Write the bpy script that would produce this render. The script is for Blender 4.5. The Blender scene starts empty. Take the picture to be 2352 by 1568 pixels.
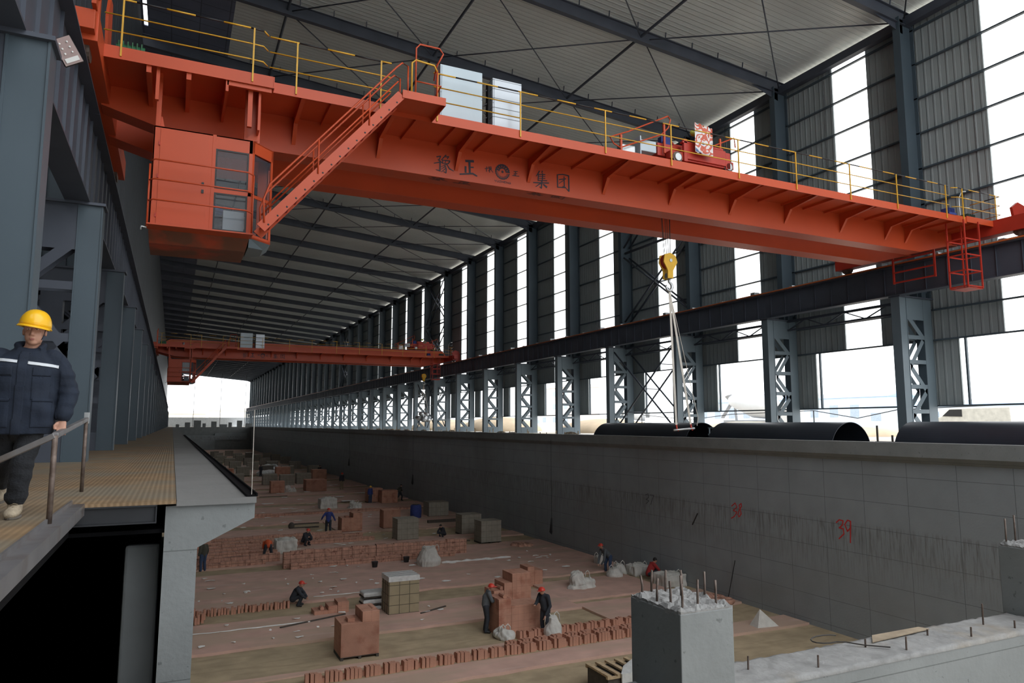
import bpy, bmesh, math, random
from mathutils import Vector, Matrix, noise
random.seed(7)
C = bpy.context.scene
COL = C.collection
PI = math.pi
# ---------------------------------------------------------------- camera, sky, exposure
cam = bpy.data.cameras.new('camera'); camo = bpy.data.objects.new('camera', cam); COL.objects.link(camo)
camo.location = (0, 0, .785); camo.rotation_euler = (math.radians(96.643), 0, math.radians(-25.287))
cam.lens = 25.10; cam.sensor_width = 36; cam.clip_start = .1; cam.clip_end = 3000
C.camera = camo
C.view_settings.view_transform = 'Standard'; C.view_settings.look = 'None'
C.view_settings.gamma = 1; C.view_settings.use_curve_mapping = False
C.view_settings.exposure = 0.75
W = bpy.data.worlds.new('sky'); C.world = W; W.use_nodes = True
bg = W.node_tree.nodes['Background']
bg.inputs[0].default_value = (.95, .975, 1.0, 1); bg.inputs[1].default_value = 1.9
try:
    C.cycles.max_bounces = 8; C.cycles.diffuse_bounces = 5; C.cycles.sample_clamp_indirect = 6
    C.cycles.caustics_reflective = False; C.cycles.caustics_refractive = False
except Exception: pass

# ---------------------------------------------------------------- materials
def M(name, col, rough=.6, metal=0., var=.12, scale=3., bump=0., bscale=30., spec=.5):
    m = bpy.data.materials.new(name); m.use_nodes = True
    nt = m.node_tree; b = nt.nodes['Principled BSDF']
    b.inputs['Roughness'].default_value = rough; b.inputs['Metallic'].default_value = metal
    b.inputs['Specular IOR Level'].default_value = spec
    tc = nt.nodes.new('ShaderNodeTexCoord')
    n = nt.nodes.new('ShaderNodeTexNoise'); n.inputs['Scale'].default_value = scale; n.inputs['Detail'].default_value = 5
    nt.links.new(tc.outputs['Object'], n.inputs['Vector'])
    r = nt.nodes.new('ShaderNodeMapRange'); r.inputs[1].default_value = .3; r.inputs[2].default_value = .7
    r.inputs[3].default_value = 1 - var; r.inputs[4].default_value = 1 + var
    nt.links.new(n.outputs[0], r.inputs[0])
    v = nt.nodes.new('ShaderNodeVectorMath'); v.operation = 'SCALE'
    v.inputs[0].default_value = col[:3]; nt.links.new(r.outputs[0], v.inputs['Scale'])
    nt.links.new(v.outputs[0], b.inputs['Base Color'])
    if bump:
        n2 = nt.nodes.new('ShaderNodeTexNoise'); n2.inputs['Scale'].default_value = bscale; n2.inputs['Detail'].default_value = 4
        nt.links.new(tc.outputs['Object'], n2.inputs['Vector'])
        bp = nt.nodes.new('ShaderNodeBump'); bp.inputs['Strength'].default_value = bump; bp.inputs['Distance'].default_value = .02
        nt.links.new(n2.outputs[0], bp.inputs['Height']); nt.links.new(bp.outputs[0], b.inputs['Normal'])
    m['v'] = 1
    return m
def nodes(m): return m.node_tree, m.node_tree.nodes, m.node_tree.links
def base_socket(m):
    nt, N, L = nodes(m); b = N['Principled BSDF']; l = b.inputs['Base Color'].links[0]; s = l.from_socket
    L.remove(l); return b, s
def gvec(m): 
    nt, N, L = nodes(m); g = N.new('ShaderNodeNewGeometry'); return g.outputs['Position']
def ribs(m, axis, period, dist=.02, sharp=True):
    """corrugation: ridges as bump, position along one world axis"""
    nt, N, L = nodes(m); b = N['Principled BSDF']
    sep = N.new('ShaderNodeSeparateXYZ'); L.new(gvec(m), sep.inputs[0])
    a = N.new('ShaderNodeMath'); a.operation = 'DIVIDE'; a.inputs[1].default_value = period; L.new(sep.outputs['XYZ'.index(axis)], a.inputs[0])
    f = N.new('ShaderNodeMath'); f.operation = 'PINGPONG'; f.inputs[1].default_value = .5; L.new(a.outputs[0], f.inputs[0])
    r = N.new('ShaderNodeMapRange'); r.interpolation_type = 'SMOOTHSTEP'; r.inputs[1].default_value = .30 if sharp else 0; r.inputs[2].default_value = .42 if sharp else .5
    L.new(f.outputs[0], r.inputs[0])
    bp = N.new('ShaderNodeBump'); bp.inputs['Strength'].default_value = 1; bp.inputs['Distance'].default_value = dist
    L.new(r.outputs[0], bp.inputs['Height']); L.new(bp.outputs[0], b.inputs['Normal'])
    return m
def lines(m, specs, dark=.45):
    """thin darker joints: specs = (axis, period, offset, halfwidth)"""
    nt, N, L = nodes(m); b, s = base_socket(m)
    sep = N.new('ShaderNodeSeparateXYZ'); L.new(gvec(m), sep.inputs[0])
    cur = None
    for ax, per, off, hw in specs:
        a = N.new('ShaderNodeMath'); a.operation = 'SUBTRACT'; a.inputs[1].default_value = off; L.new(sep.outputs['XYZ'.index(ax)], a.inputs[0])
        f = N.new('ShaderNodeMath'); f.operation = 'PINGPONG'; f.inputs[1].default_value = per / 2; L.new(a.outputs[0], f.inputs[0])
        c = N.new('ShaderNodeMath'); c.operation = 'LESS_THAN'; c.inputs[1].default_value = hw; L.new(f.outputs[0], c.inputs[0])
        if cur is None: cur = c.outputs[0]
        else:
            q = N.new('ShaderNodeMath'); q.operation = 'MAXIMUM'; L.new(cur, q.inputs[0]); L.new(c.outputs[0], q.inputs[1]); cur = q.outputs[0]
    mx = N.new('ShaderNodeMix'); mx.data_type = 'RGBA'; mx.blend_type = 'MULTIPLY'; L.new(cur, mx.inputs[0]); L.new(s, mx.inputs[6])
    mx.inputs[7].default_value = (dark, dark, dark, 1); L.new(mx.outputs[2], b.inputs['Base Color'])
    return m
def blotch(m, col, scale, lo, hi, stretch=(1, 1, 1), zmask=None, amt=1.):
    """stains, rust or dust of a second colour where a noise is high"""
    nt, N, L = nodes(m); b, s = base_socket(m)
    mp = N.new('ShaderNodeMapping'); mp.inputs['Scale'].default_value = stretch; L.new(gvec(m), mp.inputs[0])
    n = N.new('ShaderNodeTexNoise'); n.inputs['Scale'].default_value = scale; n.inputs['Detail'].default_value = 6; L.new(mp.outputs[0], n.inputs['Vector'])
    r = N.new('ShaderNodeMapRange'); r.inputs[1].default_value = lo; r.inputs[2].default_value = hi; r.inputs[4].default_value = amt; L.new(n.outputs[0], r.inputs[0])
    fac = r.outputs[0]
    if zmask:
        sep = N.new('ShaderNodeSeparateXYZ'); L.new(gvec(m), sep.inputs[0])
        q = N.new('ShaderNodeMapRange'); q.inputs[1].default_value = zmask[0]; q.inputs[2].default_value = zmask[1]; L.new(sep.outputs[2], q.inputs[0])
        t = N.new('ShaderNodeMapRange'); t.inputs[1].default_value = zmask[3]; t.inputs[2].default_value = zmask[2]; L.new(sep.outputs[2], t.inputs[0])
        k = N.new('ShaderNodeMath'); k.operation = 'MULTIPLY'; L.new(q.outputs[0], k.inputs[0]); L.new(t.outputs[0], k.inputs[1])
        k2 = N.new('ShaderNodeMath'); k2.operation = 'MULTIPLY'; L.new(k.outputs[0], k2.inputs[0]); L.new(fac, k2.inputs[1]); fac = k2.outputs[0]
    mx = N.new('ShaderNodeMix'); mx.data_type = 'RGBA'; L.new(fac, mx.inputs[0]); L.new(s, mx.inputs[6]); mx.inputs[7].default_value = (*col, 1)
    L.new(mx.outputs[2], b.inputs['Base Color']); return m
def glass(name, col=(.8, .9, .95), a=.35):
    m = bpy.data.materials.new(name); m.use_nodes = True; nt, N, L = nodes(m)
    b = N['Principled BSDF']; b.inputs['Base Color'].default_value = (*col, 1); b.inputs['Roughness'].default_value = .06
    b.inputs['Alpha'].default_value = a; return m
steel = M('steel_blue_grey', (.074, .102, .124), .42, .0, .10, .6, spec=.45)
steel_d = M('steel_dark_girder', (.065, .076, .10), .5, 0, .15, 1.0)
steel_l = M('steel_pale_plate', (.14, .185, .215), .45, 0, .08, .8)
orange = M('crane_orange_paint', (.53, .073, .020), .42, 0, .06, .7, spec=.4)
orange = blotch(orange, (.42, .055, .025), 1.1, .55, .8, (.4, 1, 1), amt=.5)
orange_d = M('crane_red_paint', (.45, .035, .018), .45, 0, .1, 2)
yellow = M('handrail_yellow', (.66, .37, .03), .5, 0, .1, 5)
black = M('black_paint', (.018, .018, .02), .5, 0, .1, 5)
roofm = ribs(M('roof_sheet_grey', (.68, .74, .73), .38, .0, .05, .4, spec=.7), 'Y', .34, .035)
roofb = lines(M('roof_sheet_blue', (.15, .18, .26), .45, 0, .15, .5), [('Y', 1.1, 0, .03), ('X', 1.5, .3, .03)], .5)
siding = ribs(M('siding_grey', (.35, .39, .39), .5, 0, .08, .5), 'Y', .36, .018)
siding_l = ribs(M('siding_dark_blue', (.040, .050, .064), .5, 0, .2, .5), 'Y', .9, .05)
conc = M('concrete_formwork', (.295, .325, .34), .85, 0, .07, .9, .25, 12)
conc = lines(conc, [('Y', 1.87, 17.9, .009), ('Z', 1.02, -1.15, .008)], .45)
conc = blotch(conc, (.12, .115, .105), 5., .46, .64, (1, 3.2, .28), (-5.4, -3.5, -3.2, -3.0), .6)
conc = blotch(conc, (.26, .26, .25), .35, .5, .8, (1, .5, 1.6), amt=.5)
conc_l = blotch(M('concrete_pale', (.235, .25, .25), .85, 0, .1, 1.3, .3, 14), (.16, .17, .17), 12., .67, .70)
conc_l = lines(conc_l, [('Z', 1.3, -.52, .006)], .6)
conc_r = blotch(M('concrete_rough_top', (.27, .27, .265), .9, 0, .2, 6, .6, 18), (.33, .27, .19), 1.6, .55, .75, amt=.6)
plate_r = M('rusted_checker_plate', (.25, .165, .09), .7, .0, .22, 1.8, .2, 60)
plate_r = blotch(plate_r, (.20, .175, .13), .7, .42, .6, amt=.8)
plate_r = lines(ribs(plate_r, 'X', .055, .004, False), [('Y', 1.9, 8.2, .008), ('X', .055, .0, .007)], .90)
rustpipe = blotch(M('rusty_tube', (.17, .13, .11), .55, .4, .2, 12), (.10, .07, .055), 9, .45, .6)
kerbm = blotch(M('worn_grey_steel', (.24, .235, .24), .4, .5, .15, 3), (.14, .10, .07), 3, .5, .7, amt=.6)
shade_channel_black = M('black_shade_and_channel', (.006, .006, .007), .8, 0, .2, 2, spec=.1)  # shade of the basement void as near-black colour; the drain channel shares it
sand = blotch(M('brown_sand', (.43, .34, .22), .95, 0, .16, 1.2, .35, 25), (.32, .25, .16), 2.4, .5, .7, (.35, 1.5, 1), amt=.7)
pink = M('pink_brick_paving', (.60, .39, .32), .9, 0, .13, 1.0, .2, 40)
pink = blotch(pink, (.50, .37, .28), .6, .48, .62, (.3, 1.2, 1), amt=.8)
pink = blotch(pink, (.64, .47, .41), 1.4, .6, .75, (.4, 1.6, 1), amt=.6)
terra = M('terracotta_brick', (.50, .255, .175), .85, 0, .14, 2.5, .25, 25)
terra_g = lines(blotch(M('terracotta_stack', (.50, .26, .18), .85, 0, .12, 2.0, .2, 25), (.35, .14, .09), 1.7, .52, .7), [('Z', .26, -7.5, .006), ('X', .25, .1, .005), ('Y', .25, .1, .005)], .75)
terra_w = lines(blotch(M('rough_brick_wall', (.54, .30, .22), .9, 0, .2, 4, .9, 9), (.30, .14, .10), 4.5, .58, .68, (1, 1, 1.2)), [('Z', .26, -7.5, .02), ('X', .34, .1, .012)], .6)
wrapy = lines(M('tan_brick_pack', (.33, .275, .175), .7, 0, .08, 3), [('Z', .42, -7.45, .014), ('X', .46, .15, .014), ('Y', .46, .1, .014)], .3)
wrapg = lines(M('grey_brick_pack', (.29, .265, .22), .75, 0, .1, 3), [('Z', .4, -7.45, .010), ('X', .42, .1, .010), ('Y', .42, .1, .010)], .55)
film = M('milky_plastic_film', (.62, .63, .62), .35, 0, .12, 6, .5, 12)
bagm = M('white_woven_bag', (.60, .59, .55), .75, 0, .10, 4, .4, 16)
paper = M('white_scrap', (.78, .78, .76), .7, 0, .1, 4)
wood = M('pale_timber', (.48, .36, .22), .8, 0, .2, 6)
darkw = M('dark_timber', (.07, .06, .05), .8, 0, .2, 6)
white = M('white_enamel', (.52, .62, .68), .4, 0, .04, 1)
silver = lines(M('silver_louvre', (.45, .49, .53), .35, .3, .05, 1), [('Z', .27, 9.0, .012)], .3)
galv = M('galvanised', (.55, .57, .58), .35, .7, .15, 4)
rope = M('wire_rope', (.06, .055, .05), .5, .5, .1, 5)
hooky = M('hook_yellow', (.80, .47, .03), .45, 0, .12, 4)
slingm = M('beige_sling', (.56, .52, .46), .8, 0, .1, 5)
pipem = M('dark_steel_pipe', (.030, .038, .052), .42, .2, .15, 1)
teal = M('teal_conduit', (.05, .16, .18), .5, 0, .1, 3)
redp = M('red_paint_mark', (.60, .035, .03), .7, 0, .1, 3)
ink = M('black_lettering', (.020, .018, .03), .5, 0, .1, 3)
ink_brown = M('underside_lettering', (.16, .04, .03), .6, 0, .25, 6)
ground = blotch(M('pale_yard_ground', (.52, .48, .43), .9, 0, .1, .2), (.45, .38, .28), .12, .5, .65)
skin = M('skin', (.50, .27, .19), .55, 0, .05, 8)
navy = M('navy_cotton', (.008, .015, .031), .85, 0, .15, 10, .15, 50)
denim = M('dark_trousers', (.012, .014, .018), .85, 0, .2, 14, .4, 60)
reflect = M('reflective_tape', (.60, .64, .68), .35, 0, .05, 8)
helm_y = M('yellow_helmet', (.90, .50, .015), .28, 0, .03, 3)
helm_r = M('red_helmet', (.62, .05, .03), .35, 0, .03, 3)
suede = M('beige_suede', (.40, .33, .24), .85, 0, .2, 18, .4, 60)
hairm = M('black_hair', (.012, .010, .010), .6)
lipm = M('lip', (.36, .13, .11), .5)
cloth = {k: M('cloth_' + k, c, .85, 0, .15, 6) for k, c in dict(grey=(.10, .11, .12), charcoal=(.03, .035, .045), blue=(.035, .055, .22), olive=(.06, .058, .045), orange=(.62, .10, .03), jeans=(.035, .06, .12), red=(.35, .03, .03), khaki=(.25, .2, .13)).items()}
glassm = glass('cabin_glass', (.10, .12, .14), .25)
lampglass = glass('lamp_glass', (.55, .42, .40), .75)

# ---------------------------------------------------------------- mesh builder
TMP = bpy.data.scenes.new('workbench'); TVL = TMP.view_layers[0]
class MB:
    def __init__(s): s.v = []; s.f = []; s.m = []; s.mi = 0
    def add(s, vs, fs):
        o = len(s.v); s.v += [tuple(p) for p in vs]
        for f in fs: s.f.append(tuple(o + i for i in f)); s.m.append(s.mi)
        return s
    def box(s, x0, x1, y0, y1, z0, z1):
        return s.add([(x, y, z) for x in (x0, x1) for y in (y0, y1) for z in (z0, z1)],
                     [(0, 1, 3, 2), (4, 6, 7, 5), (0, 4, 5, 1), (2, 3, 7, 6), (0, 2, 6, 4), (1, 5, 7, 3)])
    def beam(s, p, q, w, h, up=(0, 0, 1)):
        p = Vector(p); q = Vector(q); d = (q - p).normalized(); u = Vector(up)
        if abs(d.dot(u)) > .98: u = Vector((0, 1, 0))
        a = d.cross(u).normalized() * w / 2; b = a.cross(d).normalized() * h / 2
        vs = [e + i * a + j * b for e in (p, q) for i, j in ((-1, -1), (1, -1), (1, 1), (-1, 1))]
        return s.add(vs, [(3, 2, 1, 0), (4, 5, 6, 7), (0, 1, 5, 4), (1, 2, 6, 5), (2, 3, 7, 6), (3, 0, 4, 7)])
    def tube(s, pts, r, n=8, closed=False, cap=True):
        P = [Vector(p) for p in pts]; R = r if isinstance(r, (list, tuple)) else [r] * len(P)
        N = len(P); prev = None; vs = []
        for i in range(N):
            if closed: d = P[(i + 1) % N] - P[i - 1]
            else: d = P[min(i + 1, N - 1)] - P[max(i - 1, 0)]
            d.normalize()
            if prev is None: a = d.cross(Vector((0, 0, 1)) if abs(d.z) < .9 else Vector((0, 1, 0))).normalized()
            else: a = (prev - d * prev.dot(d)).normalized()
            prev = a; b = d.cross(a); rr = R[i]; rx, ry = rr if isinstance(rr, (list, tuple)) else (rr, rr)
            vs += [P[i] + a * math.cos(t) * rx + b * math.sin(t) * ry for t in [2 * PI * k / n for k in range(n)]]
        fs = []
        for i in range(N if closed else N - 1):
            j = (i + 1) % N
            for k in range(n): fs.append((i * n + k, i * n + (k + 1) % n, j * n + (k + 1) % n, j * n + k))
        if cap and not closed: fs += [tuple(reversed(range(n))), tuple((N - 1) * n + k for k in range(n))]
        return s.add(vs, fs)
    def ell(s, c, r, n=12, m=8, rot=None):
        c = Vector(c); vs = []; fs = []
        for i in range(m + 1):
            ph = PI * i / m
            for k in range(n):
                th = 2 * PI * k / n; p = Vector((r[0] * math.sin(ph) * math.cos(th), r[1] * math.sin(ph) * math.sin(th), r[2] * math.cos(ph)))
                if rot: p = rot @ p
                vs.append(c + p)
        for i in range(m):
            for k in range(n): fs.append((i * n + k, (i + 1) * n + k, (i + 1) * n + (k + 1) % n, i * n + (k + 1) % n))
        return s.add(vs, fs)
    def loft(s, rings):
        """rings: (centre, rx, ry) horizontal-ish ellipses; or with normal axis via 4th value power"""
        n = 20; vs = []; fs = []
        for c, rx, ry in rings:
            for k in range(n):
                t = 2 * PI * k / n; ct, st = math.cos(t), math.sin(t)
                vs.append((c[0] + rx * math.copysign(abs(ct) ** .8, ct), c[1] + ry * math.copysign(abs(st) ** .8, st), c[2]))
        for i in range(len(rings) - 1):
            for k in range(n): fs.append((i * n + k, i * n + (k + 1) % n, (i + 1) * n + (k + 1) % n, (i + 1) * n + k))
        fs += [tuple(reversed(range(n))), tuple((len(rings) - 1) * n + k for k in range(n))]
        return s.add(vs, fs)
    def prism(s, poly, axis, a, b):
        n = len(poly)
        def P(u, v, w): return {'x': (w, u, v), 'y': (u, w, v), 'z': (u, v, w)}[axis]
        vs = [P(u, v, a) for u, v in poly] + [P(u, v, b) for u, v in poly]
        fs = [tuple(range(n)), tuple(reversed(range(n, 2 * n)))] + [(i, i + n, (i + 1) % n + n, (i + 1) % n) for i in range(n)]
        return s.add(vs, fs)
    def build(s, name, mats, parent=None, smooth=False, bevel=0., origin=None, remesh=0., post=None, nofix=False):
        if not isinstance(mats, (list, tuple)): mats = [mats]
        if parent is not None: org = Vector(parent['_w']) if '_w' in parent else Vector((0, 0, 0))
        elif origin is not None: org = Vector(origin)
        else:
            xs, ys, zs = zip(*s.v); org = Vector(((min(xs) + max(xs)) / 2, (min(ys) + max(ys)) / 2, min(zs)))
        me = bpy.data.meshes.new(name); me.from_pydata([Vector(v) - org for v in s.v], [], s.f)
        for m in mats: me.materials.append(m)
        me.polygons.foreach_set('material_index', s.m)
        if not nofix:
            b = bmesh.new(); b.from_mesh(me); bmesh.ops.recalc_face_normals(b, faces=b.faces); b.to_mesh(me); b.free()
        o = bpy.data.objects.new(name, me); COL.objects.link(o)
        if remesh:
            md = o.modifiers.new('r', 'REMESH'); md.mode = 'VOXEL'; md.voxel_size = remesh
            sm = o.modifiers.new('s', 'SMOOTH'); sm.factor = .5; sm.iterations = 3
            TMP.collection.objects.link(o); TVL.update(); dg = TVL.depsgraph; me2 = bpy.data.meshes.new_from_object(o.evaluated_get(dg)); TMP.collection.objects.unlink(o)
            o.modifiers.clear(); o.data = me2; bpy.data.meshes.remove(me); me = me2
            me.materials.clear()
            for m in mats: me.materials.append(m)
            smooth = True
        if smooth:
            me.polygons.foreach_set('use_smooth', [True] * len(me.polygons))
        if bevel:
            md = o.modifiers.new('bevel', 'BEVEL'); md.width = bevel; md.segments = 2; md.limit_method = 'ANGLE'
        if parent is None: o.location = org
        else: o.parent = parent
        o['_w'] = tuple(org)
        return o
def tag(o, label=None, cat=None, group=None, kind=None):
    if label: o['label'] = label
    if cat: o['category'] = cat
    if group: o['group'] = group
    if kind: o['kind'] = kind
    return o
def thing(name, label, cat, loc=(0, 0, 0), group=None):
    o = bpy.data.objects.new(name, None); COL.objects.link(o); o.location = loc; o['_w'] = tuple(loc); o.empty_display_size = .2
    return tag(o, label, cat, group)
def struct(o): o['kind'] = 'structure'; return o
def kids(o): return [c for c in bpy.data.objects if c.parent == o]
KC = {}
def children(o):
    k = o.name
    if k not in KC: KC[k] = kids(o)
    return KC[k]
def dup(o, d=(0, 0, 0), label=None, rz=None, parent=None):
    c = o.copy(); COL.objects.link(c)
    if parent is None: c.location = Vector(o.location) + Vector(d); 
    else: c.parent = parent
    if rz is not None: c.rotation_euler = (0, 0, rz)
    if label: c['label'] = label
    for ch in children(o): dup(ch, parent=c)
    return c
ORD = ['first', 'second', 'third', 'fourth', 'fifth', 'sixth', 'seventh', 'eighth', 'ninth', 'tenth', 'eleventh', 'twelfth']
BAY = 8.0; Y0 = 21.6; NB = 41; YE = Y0 + BAY * (NB - 1)   # frames of the hall, last one at YE
XW = 31.95
def rz(x): return 20.15 + (31.3 - x) * .088     # underside of rafters
SY0 = -14.0
RY0 = 5.0

# ---------------------------------------------------------------- setting: roof, walls, ground, pit
b = MB()
def sheet(b, xa, xb, ya, yb, t=.06, dz=.98): b.add([(xa, ya, rz(xa) + dz), (xb, ya, rz(xb) + dz), (xb, yb, rz(xb) + dz), (xa, yb, rz(xa) + dz), (xa, ya, rz(xa) + dz + t), (xb, ya, rz(xb) + dz + t), (xb, yb, rz(xb) + dz + t), (xa, yb, rz(xa) + dz + t)], [(0, 1, 2, 3), (4, 7, 6, 5), (0, 4, 5, 1), (1, 5, 6, 2), (2, 6, 7, 3), (3, 7, 4, 0)])
sheet(b, 2.0, 32.6, RY0, YE + 3); struct(b.build('ceiling', roofm))
b = MB(); sheet(b, -2.45, 2.0, RY0, YE + 3)
struct(b.build('ceiling', roofb))
b = MB(); sheet(b, -16.0, -2.45, 3, 38.5); sheet(b, -16, -2.66, 38.5, 45); sheet(b, -16, -2.45, 45, YE + 3); struct(b.build('ceiling', roofb))
# right wall: siding panels with strip windows and big low openings in each bay
b = MB()
for k in range(-5, NB - 1):
    y = Y0 + BAY * k; zt = rz(XW) + .72
    b.box(XW, XW + .08, y + 4.75, y + BAY, 4.68, zt)
    b.box(XW, XW + .08, y, y + 2.6, 4.68, zt)
    b.box(XW, XW + .08, y + 6.75, y + BAY, 1.68, 4.68)
    b.box(XW, XW + .08, y, y + .25, 1.68, 4.68)
struct(b.build('wall_right', siding))
b = MB(); b.box(XW + .7, XW + .8, SY0, YE, rz(XW) + 1.0, rz(XW) + 1.7); b.box(XW - .1, XW + .1, SY0, YE, rz(XW) + .60, rz(XW) + .68); struct(b.build('trim_1', siding))
# girts of the right wall
b = MB()
for z in (1.64, 4.68, 6.1, 7.7, 9.45, 11.2, 12.95, 14.7, 16.45, 18.2, 19.95):
    b.box(XW - .16, XW - .01, -18, YE, z - .035, z + .035)
for k in range(-4, NB - 1):
    y = Y0 + BAY * k
    b.box(XW - .12, XW - .01, y + 6.36, y + 6.44, 1.68, 4.68)
struct(b.build('trim_2', steel))
# light showing through panel laps as thin lines, drawn as opaque pale strips
b = MB()
for k in range(-4, NB - 1):
    y = Y0 + BAY * k
    b.box(XW - .03, XW, y + 5.28, y + 5.32, 8.2, 20.6)
struct(b.build('trim_3', galv))
# left wall above the runway, the neighbouring bay, its outer wall
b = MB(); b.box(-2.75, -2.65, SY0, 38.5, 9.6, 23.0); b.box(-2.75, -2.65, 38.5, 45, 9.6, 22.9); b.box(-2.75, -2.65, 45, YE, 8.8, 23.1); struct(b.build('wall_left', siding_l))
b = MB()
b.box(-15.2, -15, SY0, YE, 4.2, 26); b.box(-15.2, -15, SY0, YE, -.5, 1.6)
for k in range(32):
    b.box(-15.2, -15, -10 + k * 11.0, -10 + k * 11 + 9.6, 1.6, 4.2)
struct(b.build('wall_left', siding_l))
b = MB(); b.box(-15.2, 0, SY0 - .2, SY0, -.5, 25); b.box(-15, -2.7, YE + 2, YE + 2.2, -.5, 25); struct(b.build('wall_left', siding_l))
b = MB(); b.box(0, 32.1, SY0 - .2, SY0, -.5, 8); struct(b.build('wall_back', siding_l))  # unseen end wall, kept low and dark to shape light from behind
# ground
b = MB(); b.box(29.0, 700, -120, 900, -1.6, -.02); struct(b.build('floor', ground))
b = MB(); b.box(24.86, 29.0, -20, YE, -1.6, -1.5); struct(b.build('floor', ground))
b = MB(); b.box(-60, 24.85, 260.5, 900, -.5, -.03); struct(b.build('floor', ground))
b = MB(); b.box(-15, -4.4, SY0, 260, -.5, -.02); struct(b.build('floor', M('dark_dirt_floor', (.10, .085, .065), .95, 0, .2, 1)))
# pit
PZ = -7.5; PE = 260.
b = MB(); b.box(-8, 24.6, -14, PE, PZ - .3, PZ); struct(b.build('floor', sand))
b = MB(); b.box(24.5, 24.85, -14, PE + .3, PZ, -.35); struct(b.build('wall_right', conc))
b = MB(); b.prism([(24.22, .13), (24.9, .13), (24.9, -.62), (24.5, -.62), (24.22, -.38)], 'y', -14, PE + .3); struct(b.build('trim_4', conc_l, bevel=.01))
b = MB(); b.box(.0, 24.9, PE, PE + .4, PZ, -.02); struct(b.build('wall_far', conc_l))
b = MB(); b.box(.0, 13, PE - 1.6, PE - .002, PZ, -2.8); b.box(13, 23, PE - .5, PE - .002, -4.2, -2.0); struct(b.build('wall_far', conc))
# left pit wall with corbelled slab, its cut end faces the camera
b = MB(); b.prism([(-.02, -.06), (.86, -.06), (.86, -.22), (.30, -.50), (.285, PZ), (-.04, PZ)], 'y', 8.4, PE); struct(b.build('wall_left', conc_l))
b = MB(); b.prism([(.08, 0), (.87, 0), (.87, -.06), (.08, -.06)], 'y', 8.36, PE); struct(b.build('trim_5', M('pale_concrete_topping', (.20, .20, .195), .85, 0, .12, .8, .2, 14))) 
b = MB(); b.box(-.40, -.06, 9.0, 9.5, PZ, -.52); struct(b.build('trim_6', M('concrete_pier', (.20, .215, .22), .85, 0, .15, 1.2), bevel=.03))
# basement walls under the catwalk, shade of the void painted black
b = MB(); b.box(-8, -.41, 60, 60.2, PZ, -.25); b.box(-8, -7.9, SY0, 60, PZ, -.2); b.box(-.42, -.30, 9.5, 60, PZ, -.3); b.box(-8, 0, SY0, SY0 + .2, PZ, -.2); struct(b.build('wall_basement', shade_channel_black))
b = MB(); b.box(-8, 0, SY0, 60, PZ, PZ + .05); b.box(-8, .05, 8.5, 60, -.34, -.30); struct(b.build('floor', shade_channel_black))
# near cross wall of the pit with two pillars
b = MB(); 
b.box(.3, 4.13, 5.4, 5.98, PZ, -1.65); b.box(4.73, 9.97, 5.4, 5.98, PZ, -1.66); b.box(10.6, 24.5, 5.4, 5.98, PZ, -1.65)
struct(b.build('wall_near', conc_l, bevel=.012))
def rough_slab(x0, x1, y0, y1, z, amp, nx, ny):
    b = MB(); vs = []
    for i in range(nx + 1):
        for j in range(ny + 1):
            x = x0 + (x1 - x0) * i / nx; y = y0 + (y1 - y0) * j / ny
            e = min(i, nx - i, j, ny - j)
            vs.append((x + (0 if e else random.uniform(-.006, .006)), y, z + (amp * (.4 + noise.noise(Vector((x * 9, y * 9, 3))) + .5 * noise.noise(Vector((x * 22, y * 22, 1)))) if e else random.uniform(-.01, .008))))
    fs = [(i * (ny + 1) + j, (i + 1) * (ny + 1) + j, (i + 1) * (ny + 1) + j + 1, i * (ny + 1) + j + 1) for i in range(nx) for j in range(ny)]
    b.add(vs, fs); 
    r = [(0, j) for j in range(ny + 1)] + [(i, ny) for i in range(1, nx + 1)] + [(nx, j) for j in range(ny - 1, -1, -1)] + [(i, 0) for i in range(nx - 1, 0, -1)]
    o = len(b.v); b.v += [(vs[i * (ny + 1) + j][0], vs[i * (ny + 1) + j][1], z - .05) for i, j in r]
    for q in range(len(r)):
        i, j = r[q]; i2, j2 = r[(q + 1) % len(r)]; b.f.append((i * (ny + 1) + j, i2 * (ny + 1) + j2, o + (q + 1) % len(r), o + q)); b.m.append(0)
    return b
struct(rough_slab(4.735, 9.965, 5.395, 5.985, -1.652, .010, 90, 14).build('trim_7', conc_r, smooth=True))
def pillar(x, y, w, d, top, label, bars):
    t = thing('concrete_pillar', label, 'pillar', (x + w / 2, y + d / 2, PZ))
    b = MB(); b.box(x, x + w, y, y + d, PZ, top - .02); b.build('shaft', conc_l, t, bevel=.008)
    rough_slab(x + .004, x + w - .004, y + .004, y + d - .004, top, .045, 26, 30).build('broken_top', conc_r, t)
    for (u, v, h) in bars:
        b = MB(); px, py = x + u * w, y + v * d
        b.tube([(px, py, top - .1), (px + .003, py, top + h * .5), (px + random.uniform(-.012, .012), py + random.uniform(-.01, .01), top + h)], .011, 8)
        b.build('starter_bar', rustpipe, t, smooth=True)
pillar(4.13, 5.27, .60, .76, -.86, 'square concrete pillar with rebar stubs, the nearer one at the pit corner in the middle foreground',
       [(.12, .88, .19), (.35, .93, .22), (.62, .92, .21), (.90, .86, .20), (.94, .45, .24), (.10, .55, .21), (.12, .30, .22), (.14, .10, .22), (.45, .12, .24), (.78, .10, .22), (.62, .60, .2)])
pillar(9.97, 5.27, .60, .76, -.78, 'square concrete pillar with rebar stubs at the right edge of the view',
       [(.10, .90, .33), (.5, .93, .36), (.08, .55, .38), (.1, .2, .34), (.9, .9, .3), (.9, .1, .3)])
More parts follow.
